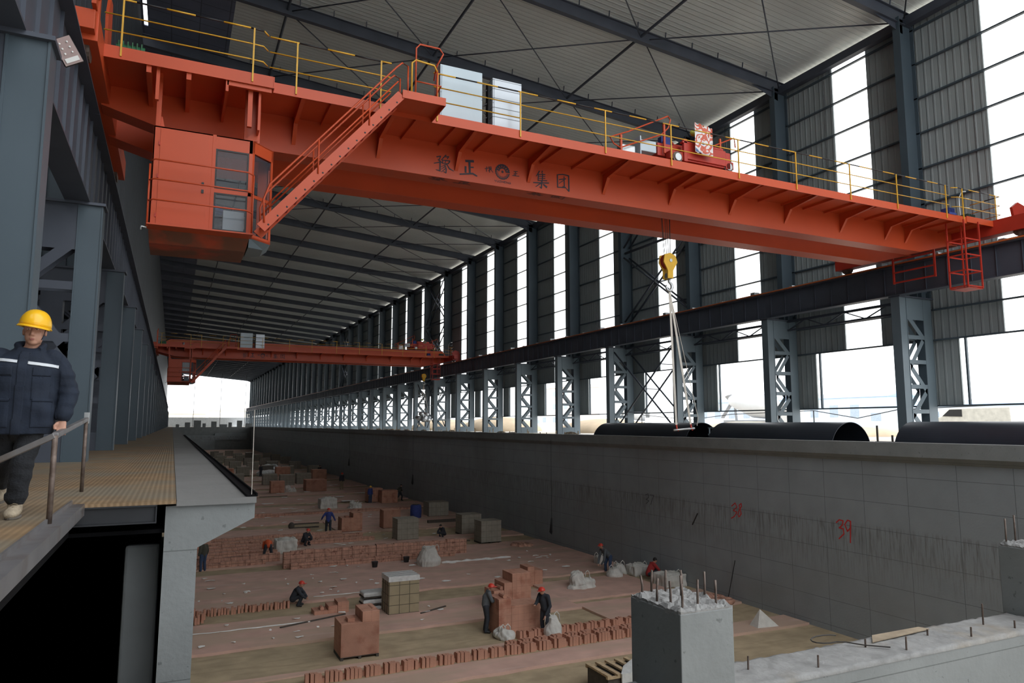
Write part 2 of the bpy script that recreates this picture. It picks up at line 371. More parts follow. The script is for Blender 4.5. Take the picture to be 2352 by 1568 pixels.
# stubs and wire in the low wall
for i, (x, h) in enumerate([(5.33, .14), (6.02, .13), (7.02, .10), (7.35, .15), (8.06, .08), (8.47, .12), (9.1, .26), (9.3, .10)]):
    b = MB(); y = 5.5 if i % 2 else 5.75
    b.tube([(x, y, -1.70), (x + .004, y, -1.66 + h)], .010, 6); o = b.build('rebar_stub', rustpipe)
    tag(o, 'short rebar stub standing on the low concrete cross wall in the foreground', 'rebar', 'rebar stubs on the low wall')
b = MB(); b.tube([(6.75 + .22 * math.cos(t), 6.03 + .10 * math.sin(t), -1.60 + .01 * math.sin(t)) for t in [PI * (.15 + .14 * q) for q in range(11)]] + [(6.88, 5.88, -1.61), (7.0, 5.75, -1.622), (7.2, 5.58, -1.625)], .007, 6)
tag(b.build('loose_wire', rope), 'bent loop of wire hanging over the edge of the low concrete wall', 'wire')
b = MB(); b.add([(7.2, 5.80, -1.625), (8.25, 5.86, -1.62), (8.2, 5.96, -1.618), (7.4, 5.965, -1.62), (7.2, 5.80, -1.636), (8.25, 5.86, -1.632), (8.2, 5.96, -1.63), (7.4, 5.965, -1.632)], [(0, 1, 2, 3), (7, 6, 5, 4), (0, 4, 5, 1), (1, 5, 6, 2), (2, 6, 7, 3), (3, 7, 4, 0)])
tag(b.build('timber_offcut', M('dusty_timber', (.34, .27, .19), .85, 0, .25, 4)), 'thin pale timber offcut lying on the low concrete wall', 'board')

# painted numbers on the pit wall
def stroke(b, pts, to3, w=None, off=0):
    """a brush stroke as a thin raised ribbon; pts = (u, v, width)"""
    P = [(p[0], p[1], (p[2] if len(p) > 2 else w)) for p in pts]
    for i in range(len(P) - 1):
        (u0, v0, w0), (u1, v1, w1) = P[i], P[i + 1]
        dx, dy = u1 - u0, v1 - v0; l = math.hypot(dx, dy) or 1; nx, ny = -dy / l / 2, dx / l / 2; ex, ey = dx / l * w0 * .25, dy / l * w0 * .25
        q = [(u0 + nx * w0 - ex, v0 + ny * w0 - ey), (u1 + nx * w1 + ex, v1 + ny * w1 + ey), (u1 - nx * w1 + ex, v1 - ny * w1 + ey), (u0 - nx * w0 - ex, v0 - ny * w0 - ey)]
        e = off + i * .0006
        b.add([to3(a, c, e) for a, c in q] + [to3(a, c, e + .004) for a, c in q], [(0, 1, 2, 3), (7, 6, 5, 4), (0, 4, 5, 1), (1, 5, 6, 2), (2, 6, 7, 3), (3, 7, 4, 0)])
NUM = {'38': [[(27.14, -3.1), (26.89, -2.93), (26.78, -3.11), (27.03, -3.29), (26.79, -3.35), (26.98, -3.57), (27.19, -3.68)], [(26.48, -2.91), (26.63, -3.01), (26.56, -3.2), (26.51, -3.4), (26.66, -3.56), (26.74, -3.45), (26.61, -3.21), (26.46, -3.03), (26.48, -2.91)]],
       '39': [[(21.12, -3.15), (20.97, -3.02), (20.78, -3.04), (20.83, -3.22), (20.99, -3.34), (20.8, -3.35), (20.77, -3.55), (21.02, -3.77)], [(20.43, -3.02), (20.57, -2.99), (20.71, -3.17), (20.6, -3.43), (20.45, -3.27), (20.43, -3.02), (20.49, -3.85)]],
       '37': [[(34.1, -3.17), (33.85, -3.1), (33.82, -3.29), (34.03, -3.41), (33.78, -3.48), (34.04, -3.65)], [(33.69, -3.13), (33.32, -3.13), (33.63, -3.66)]]}
for n, st in NUM.items():
    b = MB()
    for s_ in st: stroke(b, s_, lambda u, v, e: (24.497 - e, u, v), .05 if n != '37' else .03)
    tag(b.build('painted_number', redp if n != '37' else ink), {'38': 'red 38 painted by hand on the grey pit wall, further from the right edge', '39': 'red 39 painted by hand on the grey pit wall, nearest the right edge', '37': 'faint dark 37 written small on the grey pit wall'}[n], 'number')

# ---------------------------------------------------------------- steel columns
def column_parts(sx, x0, y, top, H=6.6):
    """lattice lower column + solid upper column. sx=+1: lattice runs towards +x from the crane side"""
    X = lambda u: x0 + sx * u
    def bx(b, u0, u1, y0, y1, z0, z1): b.box(min(X(u0), X(u1)), max(X(u0), X(u1)), y0, y1, z0, z1)
    out = []
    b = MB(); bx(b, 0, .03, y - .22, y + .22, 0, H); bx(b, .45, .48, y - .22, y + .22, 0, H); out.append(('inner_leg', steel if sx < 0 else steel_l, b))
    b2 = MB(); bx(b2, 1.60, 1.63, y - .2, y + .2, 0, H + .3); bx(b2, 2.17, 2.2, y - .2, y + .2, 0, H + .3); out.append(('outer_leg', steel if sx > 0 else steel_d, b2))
    b3 = MB()
    for yy in (y - .2, y + .17):
        bx(b, .03, .45, yy, yy + .025, 0, H); bx(b3, 1.63, 2.17, yy, yy + .025, 0, H)
        bx(b3, .48, 1.6, yy, yy + .025, H - 1.05, H); bx(b3, .48, 1.6, yy, yy + .025, 0, .55)
        for z in (H - 1.85, H - 2.98, H - 4.10, H - 5.22): bx(b3, .48, 1.6, yy, yy + .025, z - .09, z + .09)
        zz = [H - .9, H - 1.9, H - 3.2, H - 4.3, H - 5.4, .2]
        for i in range(5):
            ua, ub = (.55, 1.55) if i % 2 == 0 else (1.55, .55)
            b3.beam((X(ua), yy + .0125, zz[i]), (X(ub), yy + .0125, zz[i + 1]), .024, .17, (0, 0, 1)) if 0 else b3.prism([(X(ua), zz[i] + .16), (X(ua), zz[i] - .16), (X(ub), zz[i + 1] - .16), (X(ub), zz[i + 1] + .16)], 'y', yy + .001, yy + .024)
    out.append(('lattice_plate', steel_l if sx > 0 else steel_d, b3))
    b4 = MB(); bx(b4, -.05, 2.3, y - .28, y + .28, H - .04, H + .02); out.append(('cap_plate', steel_d, b4))
    b5 = MB(); bx(b5, 1.30, 1.33, y - .19, y + .19, H + .02, top); bx(b5, 2.27, 2.3, y - .19, y + .19, H + .02, top); bx(b5, 1.33, 2.27, y - .012, y + .012, H + .02, top)
    out.append(('upper_shaft', steel, b5))
    return out
def make_column(sx, x0, y, top, label, group, full=True, name='steel_column', H=6.6):
    if full:
        t = thing(name, label, 'column', (x0 + sx * 1.1, y, 0), group)
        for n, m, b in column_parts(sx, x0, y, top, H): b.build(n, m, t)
        return t
    B = MB()
    for n, m, b in column_parts(sx, x0, y, top, H):
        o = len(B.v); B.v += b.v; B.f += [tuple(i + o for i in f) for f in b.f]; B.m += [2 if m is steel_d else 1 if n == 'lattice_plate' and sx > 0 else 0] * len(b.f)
    return tag(B.build(name, [steel, steel_l, steel_d], origin=(x0 + sx * 1.1, y, 0)), label, 'column', group)
near = None
for k in range(0, NB):
    y = Y0 + BAY * k
    if k < 12:
        lab = f'{ORD[k]} steel column with lattice lower half from the near end of the right wall'; g = 'columns along the right wall'
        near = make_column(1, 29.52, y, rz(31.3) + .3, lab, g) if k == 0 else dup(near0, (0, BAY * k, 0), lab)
        if k == 0: near0 = near
    else:
        lab = 'slim distant steel column in the crowded far half of the right wall'
        if k == 12: far0 = make_column(1, 29.52, y, rz(31.3) + .3, lab, 'far columns of the right wall', False)
        else: dup(far0, (0, BAY * (k - 12), 0))
LY0 = 10.4
for k in range(0, 43):
    y = LY0 + 7.6 * k
    if k < 8:
        lab = f'{ORD[k]} blue-grey steel column from the camera in the row on the catwalk'
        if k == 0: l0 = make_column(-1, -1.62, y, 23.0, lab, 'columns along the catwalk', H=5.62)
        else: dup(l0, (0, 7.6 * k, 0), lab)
    else:
        lab = 'distant steel column merging into the far end of the catwalk row'
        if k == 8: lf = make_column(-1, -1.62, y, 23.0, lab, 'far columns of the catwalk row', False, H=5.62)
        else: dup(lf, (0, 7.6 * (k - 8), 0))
# ---------------------------------------------------------------- rafters with fly braces, struts, rods
def rafter(y, cleats=True):
    t = thing('roof_rafter', '', 'rafter', (14, y, rz(14)), 'roof rafters')
    b = MB(); xa, xb = -2.9, 31.9
    def pr(z0, z1, w): b.add([(x, y + s * w, rz(x) + z) for x in (xa, xb) for s in (-1, 1) for z in (z0, z1)], [(0, 1, 3, 2), (4, 6, 7, 5), (0, 4, 5, 1), (2, 3, 7, 6), (0, 2, 6, 4), (1, 5, 7, 3)])
    pr(0, .03, .14); pr(.03, .67, .012); pr(.67, .70, .14)
    b.prism([(31.3, rz(31.3) + .02), (31.3, rz(31.3) - .45), (29.2, rz(29.2) + .02)], 'y', y - .012, y + .012)
    b.build('beam', steel_d, t)
    b = MB()
    if cleats:
        for i in range(17):
            x = 1.5 + i * 1.8; b = MB(); b.beam((x, y - .15, rz(x) + .69), (x, y - .22, rz(x) + 1.06), .05, .05); b.build('purlin_cleat', steel_d, t)
    return t
r0 = None
for k in range(0, NB):
    if k < 12: lab = f'{ORD[k]} dark steel roof rafter spanning the hall, counted from the camera'
    else: lab = 'distant dark roof rafter in the closely packed far part of the roof'
    if k == 0: r0 = rafter(Y0); r0['label'] = lab
    else:
        if k == 7: rf0 = rafter(Y0 + BAY * 7, False); rf0['label'] = lab; continue
        o = dup(r0, (0, BAY * k, 0), lab) if k < 7 else dup(rf0, (0, BAY * (k - 7), 0), lab)
        if k >= 12: o['group'] = 'far roof rafters'
for i, (x, nm) in enumerate(((31.5, 'at the right eave'), (21.6, 'right of the roof middle'), (12.7, 'near the roof middle'), (4.5, 'left of the roof middle'))):
    b = MB()
    if i: 
        b.tube([(x, 10, rz(x) + .35), (x, YE, rz(x) + .35)], .075, 8)
    else: b.box(x - .15, x + .2, 10, YE, rz(x) + .0, rz(x) + .45)
    tag(b.build('roof_tie_beam', steel_d, smooth=False), f'long steel tie member running the length of the hall {nm}', 'tie beam')
def xrods(name, pts, r, mat, label, cat, group, part):
    t = thing(name, label, cat, tuple((Vector(pts[0][0]) + Vector(pts[0][1])) / 2), group)
    for p, q in pts: b = MB(); b.tube([p, q], r, 6); b.build(part, mat, t, smooth=True)
    return t
cells = [(22.0, 31.2), (12.9, 21.4), (4.7, 12.5)]
for k in range(-1, 12):
    for ci, (xa, xb) in enumerate(cells):
        if ci and k > 6: continue
        y = Y0 + BAY * k
        xrods('roof_cross_brace', [((xa, y + .2, rz(xa) + .25), (xb, y + BAY - .2, rz(xb) + .25)), ((xb, y + .2, rz(xb) + .22), (xa, y + BAY - .2, rz(xa) + .22))], .035, steel_d,
              f'thin crossed roof rods in the {"bay just above the camera side" if k < 0 else ORD[k] + " roof bay"}, {("right", "middle", "left")[ci]} part', 'bracing', 'crossed rods under the roof', 'rod')
# vertical bracing between columns
def vbrace(y, lab):
    t = thing('wall_bracing', lab, 'bracing', (30.8, y + 4, 0), 'crossed wall bracing')
    def bar(a, c, r=.07): b = MB(); b.tube([a, c], r, 8); b.build('brace_tube', steel_d, t, smooth=True)
    for x in (29.9, 31.3):
        bar((x, y + .4, 6.2), (x, y + 7.6, .4), .06); bar((x, y + 7.6, 6.2), (x, y + .4, .4), .06)
    bar((29.9, y + 4, 3.3), (31.3, y + 4, 3.3), .03); bar((29.9, y + 2, 4.9), (31.3, y + 2, 4.9), .03); bar((29.9, y + 6, 1.7), (31.3, y + 6, 1.7), .03)
    for x in (31.0, 31.5):
        bar((x, y + .3, 13.6), (x, y + 7.7, 8.6), .07); bar((x, y + 7.7, 13.6), (x, y + .3, 8.6), .07)
        bar((x, y + .3, 19.9), (x, y + 7.7, 14.4), .07); bar((x, y + 7.7, 19.9), (x, y + .3, 14.4), .07)
    bar((31.2, y + .2, 14.0), (31.2, y + 7.8, 14.0), .10)
vbrace(Y0 + 16, 'crossed tube bracing between two right-wall columns behind the slung hook block')
vbrace(Y0 + 64, 'crossed tube bracing in the right wall above the second orange crane')
vbrace(Y0 + 120, 'distant crossed tube bracing in the far half of the right wall')
# ---------------------------------------------------------------- runways
def runway(x, s, y, ln=8.0, zb=6.62):
    """s=+1: crane side is -x"""
    t = thing('runway_girder', '', 'girder', (x, y + ln / 2, zb), 'crane runway girders')
    b = MB(); b.box(x - .24, x + .24, y + .01, y + ln - .01, zb, zb + .04); b.box(x - .24, x + .24, y + .01, y + ln - .01, 7.93, 7.97); b.box(x - .012, x + .012, y + .01, y + ln - .01, zb + .04, 7.93)
    b.build('beam', steel_d, t)
    for i in range(8):
        yy = y + .5 + i * 1.0; b = MB(); b.box(x - .07, x - .012, yy - .008, yy + .008, zb + .04, 7.93); b.box(x + .012, x + .07, yy - .008, yy + .008, zb + .04, 7.93); b.build('stiffener', steel_d, t)
    return t
R = runway(29.62, 1, Y0 - 8)
tag(dup(R, (0, -8, 0)), 'length of dark runway girder nearest the camera on the right, ahead of the first column')
tag(dup(near0, (0, -8, 0)), 'steel column under the near end of the right runway girder, outside the view')
for k in range(0, NB):
    lab = f'{ORD[k]} length of dark crane runway girder on the right wall columns' if k < 12 else 'far length of the right-hand crane runway girder'
    if k == 0: R['label'] = lab; prev = R
    else:
        o = dup(R, (0, 8 * k, 0), lab)
        if k >= 12: o['group'] = 'far right runway girders'
Lr = runway(-2.12, -1, LY0 - 8, zb=5.64)
Lr['group'] = 'left crane runway girders'
for k in range(0, 42):
    lab = f'{ORD[k]} length of dark runway girder above the catwalk, counted from the camera' if k < 12 else 'far length of the left-hand crane runway girder'
    if k == 0: Lr['label'] = lab
    else:
        o = dup(Lr, (0, 8 * k, 0), lab)
        if k >= 12: o['group'] = 'far left runway girders'
for x, nm in ((29.62, 'right'), (-2.12, 'left')):
    b = MB(); b.box(x - .035, x + .035, 2, YE, 7.98, 8.10); tag(b.build('crane_rail', rustpipe), f'steel crane rail lying on the {nm} runway girder', 'rail')
b = MB(); b.box(29.30, 29.345, 5, YE, 7.99, 8.045); tag(b.build('conductor_rail', M('orange_conductor', (.55, .13, .03), .5)), 'thin orange power conductor line along the right runway', 'conductor')
b = MB(); b.tube([(29.95, 5, 8.12), (29.95, YE, 8.12)], .05, 8); b.tube([(30.1, 5, 8.22), (30.1, YE, 8.22)], .035, 8); tag(b.build('cable_conduit', teal, smooth=True), 'dark teal cable conduit running along the right crane runway', 'conduit')
b = MB()
for i in range(40):
    y = 14 + i * 2.7; b.box(29.5, 29.8, y, y + .22, 8.10, 8.16) if i % 3 else b.box(29.45, 29.85, y, y + .3, 8.10, 8.24)
tag(b.build('rail_clip', galv, nofix=True), 'pale metal clips and brackets dotted along the right crane rail', 'clip', kind='stuff')
def surge(y):
    t = thing('surge_truss', '', 'truss', (31.0, y + 4, 6.2), 'surge trusses beside the runway')
    b = MB(); b.beam((31.1, y + .2, 6.55), (31.1, y + 7.8, 6.55), .16, .12); b.build('top_chord', steel_d, t)
    b = MB(); b.beam((31.1, y + .2, 6.05), (31.1, y + 7.8, 6.05), .14, .10); b.build('bottom_chord', steel_d, t)
    b = MB()
    for i in range(6): a = y + .3 + i * 1.25; b.beam((31.1, a, 6.55 if i % 2 else 6.05), (31.1, a + 1.25, 6.05 if i % 2 else 6.55), .06, .05)
    b.build('lacing', steel_d, t)
    b = MB(); b.box(29.9, 31.2, y + .2, y + 7.8, 7.90, 7.94); b.build('walk_plate', steel_d, t)
    return t
st = surge(Y0)
for k in range(0, NB - 1):
    lab = f'{ORD[k]} light truss under the runway in front of the window strips' if k < 12 else 'far light truss beside the right runway girder'
    if k == 0: st['label'] = lab
    else:
        o = dup(st, (0, 8 * k, 0), lab)
        if k >= 12: o['group'] = 'far surge trusses'
# things under the neighbouring bay's roof, seen between the left columns
for k in range(0, 9):
    y = 8 + 8 * k
    b = MB(); b.beam((-3.9, y, 7.6), (-14.8, y, 7.6), .2, .5); b.beam((-3.9, y, 5.6), (-14.8, y, 5.6), .16, .2)
    for i in range(5): b.beam((-4.2 - i * 2.1, y, 7.5 if i % 2 else 5.6), (-6.3 - i * 2.1, y, 5.6 if i % 2 else 7.5), .1, .1)
    tag(b.build('floor_truss', steel_d), f'{ORD[k]} dim steel truss crossing the side bay behind the catwalk columns', 'truss', 'trusses of the dim side bay')
    for j in range(4):
        b = MB(); z = 3.2 + j * .75; b.box(-9.0, -8.9, y + 1.2, y + 5.2, z, z + .32); tag(b.build('louvre_slat', galv), 'pale horizontal slat in the dim side bay behind the columns', 'slat', 'pale slats of the side bay')

# ---------------------------------------------------------------- catwalk, kerb, railing, floodlight
b = MB(); b.box(-4.4, .075, 8.3, 260, -.03, 0); b.box(-4.4, -.86, SY0, 8.3, -.03, 0); struct(b.build('floor', plate_r))
b = MB(); b.box(-.86, -.74, SY0, 8.27, -.10, .012); b.box(-.86, -.845, SY0, 8.27, .012, .05); struct(b.build('trim_8', kerbm))
b = MB(); b.box(-.98, -.10, 8.33, 8.345, -.20, -.032); b.box(-.98, -.10, 8.30, 8.42, -.215, -.20); b.box(-.98, -.1, 8.30, 8.42, -.045, -.031); b.box(-.112, -.10, 8.3, 8.42, -.2, -.04)
tag(b.build('channel_beam', M('dark_channel_paint', (.016, .018, .022), .6, 0, .2, 3)), 'dark steel channel beam under the front edge of the rusty catwalk', 'beam')
struct(MB().box(-.94, -.86, SY0, 8.27, -.30, -.03).build('trim_8', shade_channel_black))
t = thing('pipe_railing', 'rusty tube railing with three posts that the worker in navy holds', 'railing', (-.9, 8.2, 0))
P1 = (-1.27, 7.08, .46); P2 = (-.84, 6.74, .70); P3 = (-.93, 9.9, .85)
for p in (P1, P2, P3):
    b = MB(); b.tube([(p[0] - (.0 if p is P1 else .0), p[1], .0), p], .021, 10); b.build('post', rustpipe, t, smooth=True)
b = MB(); b.beam((-1.62, 6.9, .30), P2, .045, .045); b.beam(P2, (-.93, 9.95, .85), .045, .045)
b.build('handrail', kerbm, t, bevel=.006)
b = MB(); b.box(-.955, -.905, 9.9, 9.98, .80, .93); b.build('end_bracket', galv, t)
def flood(loc):
    t = thing('floodlight', 'rectangular floodlight on a bracket under the left runway girder, switched off', 'floodlight', loc)
    x, y, z = loc; Rm = Matrix.Rotation(math.radians(-32), 3, 'Y') @ Matrix.Rotation(math.radians(18), 3, 'X')
    def T(b): b.v = [tuple(Vector(loc) + Rm @ Vector(v)) for v in b.v]; return b
    T(MB().box(-.13, .13, -.01, .06, -.19, .19)).build('housing', black, t, bevel=.02)
    b = MB(); b.box(-.12, .12, -.022, -.010, -.18, .18); T(b).build('lens', lampglass, t)
    b = MB()
    for i in range(2):
        for j in range(3): b.ell((-.05 + i * .1, -.028, .11 - j * .07), (.014, .008, .014), 8, 6)
    b.box(-.09, .09, -.030, -.024, -.15, -.09); T(b).build('reflector', paper, t)
    b = MB(); b.tube([(x - .08, y + .05, z + .1), (x - .45, y + .1, z + .22)], .018, 8); b.build('bracket', galv, t)
flood((-1.60, 11.3, 6.02))

# ---------------------------------------------------------------- overhead crane
def make_crane(label):
    CR = thing('overhead_crane', label, 'crane', (14, 20, 8.1), 'overhead travelling cranes')
    YF, YB, YR, YRB = 18.70, 19.32, 20.75, 21.45; ZB, ZT = 7.80, 9.58
    def girder(ya, yb):
        b = MB(); prof = [(-1.2, 8.32), (1.0, 8.32), (.4, 8.30), (1.6, ZB)] if 0 else None
        poly = [(-1.9, 8.30), (-.2, ZB + .04), (.6, ZB), (27.3, ZB), (29.3, 8.28), (29.7, 8.28), (29.7, 8.9), (29.2, ZT), (-.6, ZT), (-1.9, 8.9)]
        b.prism(poly, 'y', ya, yb); return b
    for n, (ya, yb) in (('front_girder', (YF, YB)), ('rear_girder', (YR, YRB))):
        g = girder(ya, yb).build(n, orange, CR, bevel=.006)
        b = MB(); b.box(-.2, 29.4, (ya + yb) / 2 - .03, (ya + yb) / 2 + .03, ZT, ZT + .09); b.build('trolley_rail', rustpipe, CR)
    # walkway deck with fascia; wider platform at the cabin end
    b = MB(); b.box(1.75, 30.1, 17.02, YF - .002, 8.79, 8.82); b.box(1.75, 27.7, 17.0, 17.02, 8.60, 8.86); b.box(27.7, 30.25, 16.98, 17.0, 8.66, 8.9)
    for i in range(24): x = 3.2 + i * 1.1; b.box(x - .02, x + .02, 17.03, YF, 8.71, 8.79)
    b.build('walkway_deck', orange, CR)
    b = MB(); b.box(-2.0, 1.75, 16.80, YF - .002, 8.79, 8.83); b.box(-2.0, 1.75, 16.77, 16.80, 8.60, 8.88); b.box(1.74, 1.77, 16.77, 17.02, 8.60, 8.88)
    b.box(-.9, -.8, 16.82, YF, 8.45, 8.79); b.box(-.1, 0, 16.82, YF, 8.45, 8.79); b.box(.75, 1.72, 16.82, 16.9, 8.5, 8.79); b.box(.72, .78, 16.82, YF, 8.35, 8.79)
    b.build('cabin_platform', orange, CR)
    for x in (2.5, 4.75, 7.05, 9.38, 12.05, 14.65, 17.25, 19.85, 22.7, 25.2, 26.4):
        b = MB(); b.prism([(17.1, 8.79), (17.1, 8.70), (YF - .30, 8.53), (YF - .012, 8.08), (YF - .002, 8.08), (YF - .002, 8.79)], 'x', x - .012, x + .012)
        b.prism([(17.1, 8.70), (YF - .30, 8.53), (YF - .012, 8.08), (YF - .012, 8.06), (YF - .33, 8.515), (17.1, 8.685)], 'x', x - .05, x + .05)
        b.build('bracket', orange, CR)
    # end carriages with buffers and wheels
    for x, nm in ((-1.98, 'l'), (29.62, 'r')):
        b = MB(); b.box(x - .26, x + .26, 15.6, 24.6, 8.33, 8.92); b.box(x - .2, x + .22, 15.35, 15.6, 8.45, 8.85)
        c = b.build('end_carriage', orange if nm == 'l' else orange_d, CR, bevel=.01)
        for yy in (16.1, 24.1):
            b = MB(); b.tube([(x - .1, yy, 8.36), (x + .1, yy, 8.36)], .26, 20); b.build('wheel', rustpipe, c, smooth=False)
    b = MB(); x = -1.78
    b.prism([(15.2, 8.9), (15.2, 9.9), (15.55, 10.1), (16.0, 10.15), (16.0, 8.9), (15.8, 8.9), (15.8, 9.3), (15.5, 9.3), (15.5, 8.9)], 'x', x - .04, x + .04); b.prism([(17.8, 8.9), (17.5, 9.9), (17.8, 10.5), (18.3, 10.6), (18.4, 9.9), (18.4, 8.9)], 'x', x - .03, x + .03)
    b.build('buffer_plate', orange, CR)
    b = MB(); b.prism([(29.6, 8.9), (29.5, 9.3), (29.9, 9.55), (30.35, 9.45), (30.5, 9.1), (30.4, 8.3), (30.2, 8.0), (29.9, 8.5)], 'y', 16.3, 16.4); b.box(30.45, 30.5, 16.3, 16.35, 8.2, 9.0); b.build('buffer_plate', orange_d, CR)
    # drives
    for x, y, m_, n_ in ((-1.25, 17.25, M('green_motor', (.02, .13, .05), .5), 'long_travel_motor'), (28.6, 17.5, M('dark_green_motor', (.03, .06, .05), .5), 'long_travel_motor'), (26.9, 17.2, cloth['blue'], 'gearbox')):
        b = MB(); s = .7 if n_ == 'gearbox' else 1
        b.tube([(x - .28 * s, y, 9.02), (x + .28 * s, y, 9.02)], .15 * s, 14); b.box(x - .32 * s, x + .32 * s, y - .2, y + .1, 8.84, 8.94)
        for i in range(6): b.box(x - .24 * s + i * .09 * s, x - .22 * s + i * .09 * s, y - .17, y + .17, 8.88, 9.02 + .16 * s)
        b.build(n_, m_, CR)
    b = MB(); b.tube([(.62, 17.4, 8.85), (.62, 17.4, 9.12)], .09, 10); b.tube([(.5, 17.4, 9.1), (.74, 17.4, 9.1)], .05, 10); b.ell((1.35, 17.6, 8.92), (.2, .12, .09)); b.build('drive_coupling', galv, CR, smooth=True)
    # handrails: yellow, top rail banded yellow and black
    def rail(pts, name='handrail', posts=(), top=1.12):
        b = MB(); ya = pts[0][1]
        for h in (.36, .74): b.mi = 0; b.tube([(p[0], p[1], 8.85 + h) for p in pts], .016, 6)
        L = 0
        for i in range(len(pts) - 1):
            p, q = Vector(pts[i]), Vector(pts[i + 1]); l = (q - p).length; n = max(1, round(l / .62))
            for j in range(n):
                b.mi = (L + j) % 2; a = p.lerp(q, j / n); c = p.lerp(q, (j + 1) / n); b.tube([(a.x, a.y, 8.85 + top), (c.x, c.y, 8.85 + top)], .02, 6)
            L += n
        b.build(name, [yellow, black], CR, smooth=True)
        for x, y in posts:
            b = MB(); b.box(x - .018, x + .018, y - .016, y + .016, 8.66, 8.85 + top); b.build('handrail_post', yellow, CR)
    rail([(-1.75, 16.78), (1.2, 16.78), (1.5, 16.80), (1.62, 16.98)][:4], posts=[(-1.4, 16.76), (1.28, 16.76)])
    rail([(1.66, 17.0), (4.35, 17.0), (4.62, 17.0)], posts=[(2.29, 16.98), (4.35, 16.98)])
    rail([(5.75, 17.0), (26.7, 17.0)], posts=[(5.86, 16.98), (8.28, 16.98), (11.05, 16.98), (13.43, 16.98), (16.12, 16.98), (18.65, 16.98), (21.25, 16.98), (23.7, 16.98), (26.5, 16.98)])
    rail([(27.0, 17.1), (27.25, 16.98), (29.9, 16.98), (29.95, 18.2)], posts=[(27.5, 16.97), (29.6, 16.97)])
    rail([(-1.6, 22.6), (29.2, 22.6)], name='rear_handrail', posts=[(i * 2.9 - 1.4, 22.6) for i in range(11)])
    b = MB(); b.box(-1.9, 29.5, YRB + .002, 22.65, 8.79, 8.83); b.build('rear_walkway', orange_d, CR)
    b = MB(); b.tube([(29.9, 18.6, 8.85), (29.9, 18.6, 10.4), (30.1, 18.6, 10.7), (30.4, 18.6, 10.75)], .02, 6)
    for i in range(4): b.tube([(29.9, 18.6, 9.2 + .4 * i), (30.25, 18.4, 9.15 + .4 * i), (30.4, 18.6, 9.25 + .4 * i)], .014, 6)
    b.build('cable_hoop', galv, CR, smooth=True)
    # electrical cabinets on the walkway
    for x0, x1, zt, m_ in ((6.06, 7.29, 10.46, white), (7.60, 8.50, 10.40, silver)):
        b = MB(); b.box(x0, x1, 17.35, 17.85, 8.86, zt); c = b.build('electrical_cabinet', m_, CR, bevel=.012)
        b = MB(); b.box(x0 + .04, x1 - .04, 17.335, 17.349, 8.92, zt - .05); b.build('cabinet_door', m_, c, bevel=.004)
        b = MB(); b.box(x0 + .01, x1 + .01, 17.34, 17.352, 8.92 + .75, 8.925 + .75); b.build('joint', steel_l, c)
    b = MB()
    for i in range(7): b.beam((7.34, 17.6, 9.0 + i * .2), (7.56, 17.6, 9.14 + i * .2), .02, .03)
    b.box(7.33, 7.36, 17.5, 17.7, 8.84, 10.3); b.box(7.54, 7.57, 17.5, 17.7, 8.84, 10.3); b.build('cabinet_rack', black, CR)
    # staircase from the cabin to the landing, outside the walkway
    b = MB(); b.box(4.62, 5.72, 15.95, 17.0, 8.72, 8.76); b.box(4.62, 5.72, 15.93, 15.95, 8.60, 8.80); b.box(5.70, 5.72, 15.95, 17, 8.6, 8.8); b.build('landing', orange, CR)
    def S(t, y, dz=0): return (1.52 + (4.60 - 1.52) * t, y, 5.02 + (8.68 - 5.02) * t + dz)
    st_ = None
    b = MB(); b.beam(S(0, 15.97), S(1, 15.97), .03, .22); b.beam(S(0, 16.62), S(1, 16.62), .03, .22); st_ = b.build('staircase', orange, CR)
    b = MB()
    for i in range(16): p = S((i + .7) / 16.4, 15.985); b.box(p[0] - .10, p[0] + .10, 15.985, 16.605, p[2] - .02, p[2] + .0)
    b.build('tread', orange_d, st_)
    b = MB()
    for i in range(16): p = S((i + .7) / 16.4, 15.94); b.ell((p[0] + .02, 15.953, p[2] - .065), (.022, .008, .022), 8, 6)
    b.build('tread_bolt', black, st_)
    for y in (15.95, 16.64):
        b = MB()
        b.tube([S(.02, y, .05), S(.01, y, .60), S(.05, y, .82), S(.96, y, .82), S(1.0, y, .80), (4.75, y, 9.42), (4.75, y, 8.75)], .022, 8)
        b.tube([S(.02, y, .40), S(.97, y, .42)], .018, 8); b.tube([S(.38, y, 0), S(.38, y, .8)], .02, 8); b.tube([S(.75, y, 0), S(.75, y, .8)], .02, 8)
        b.build('stair_rail', orange, st_, smooth=True)
    b = MB(); b.tube([(4.95, 15.97, 8.75), (4.95, 15.97, 9.95), (5.05, 15.97, 10.07), (5.55, 15.97, 10.07), (5.65, 15.97, 9.95), (5.48, 15.97, 9.6), (5.6, 16.5, 9.5)], .022, 8)
    b.tube([(4.95, 15.97, 9.1), (5.6, 15.97, 9.1), (5.66, 16.6, 9.1)], .018, 8); b.tube([(5.5, 15.97, 8.75), (5.5, 15.97, 9.5)], .022, 8)
    b.build('landing_rail', orange, CR, smooth=True)
    b = MB(); b.tube([(4.85, 15.97, 8.75), (4.85, 15.97, 9.55), (4.95, 15.97, 9.64), (5.42, 15.97, 9.6), (5.5, 15.97, 9.45)], .024, 8); b.build('landing_rail', yellow, CR, smooth=True)
    # cabin
    X0, X1, X2, F, B, Z0, Z1 = -.70, 1.40, 1.92, 17.28, 18.60, 5.10, 7.45; YC = 17.78
    c = None; b = MB(); e = .035
    b.prism([(X0, F), (X1, F), (X2, YC), (X2, B), (X0, B)], 'z', Z1 - .04, Z1)
    b.prism([(X0, F), (X1, F), (X2, YC), (X2, B), (X0, B)], 'z', Z0, Z0 + .05)
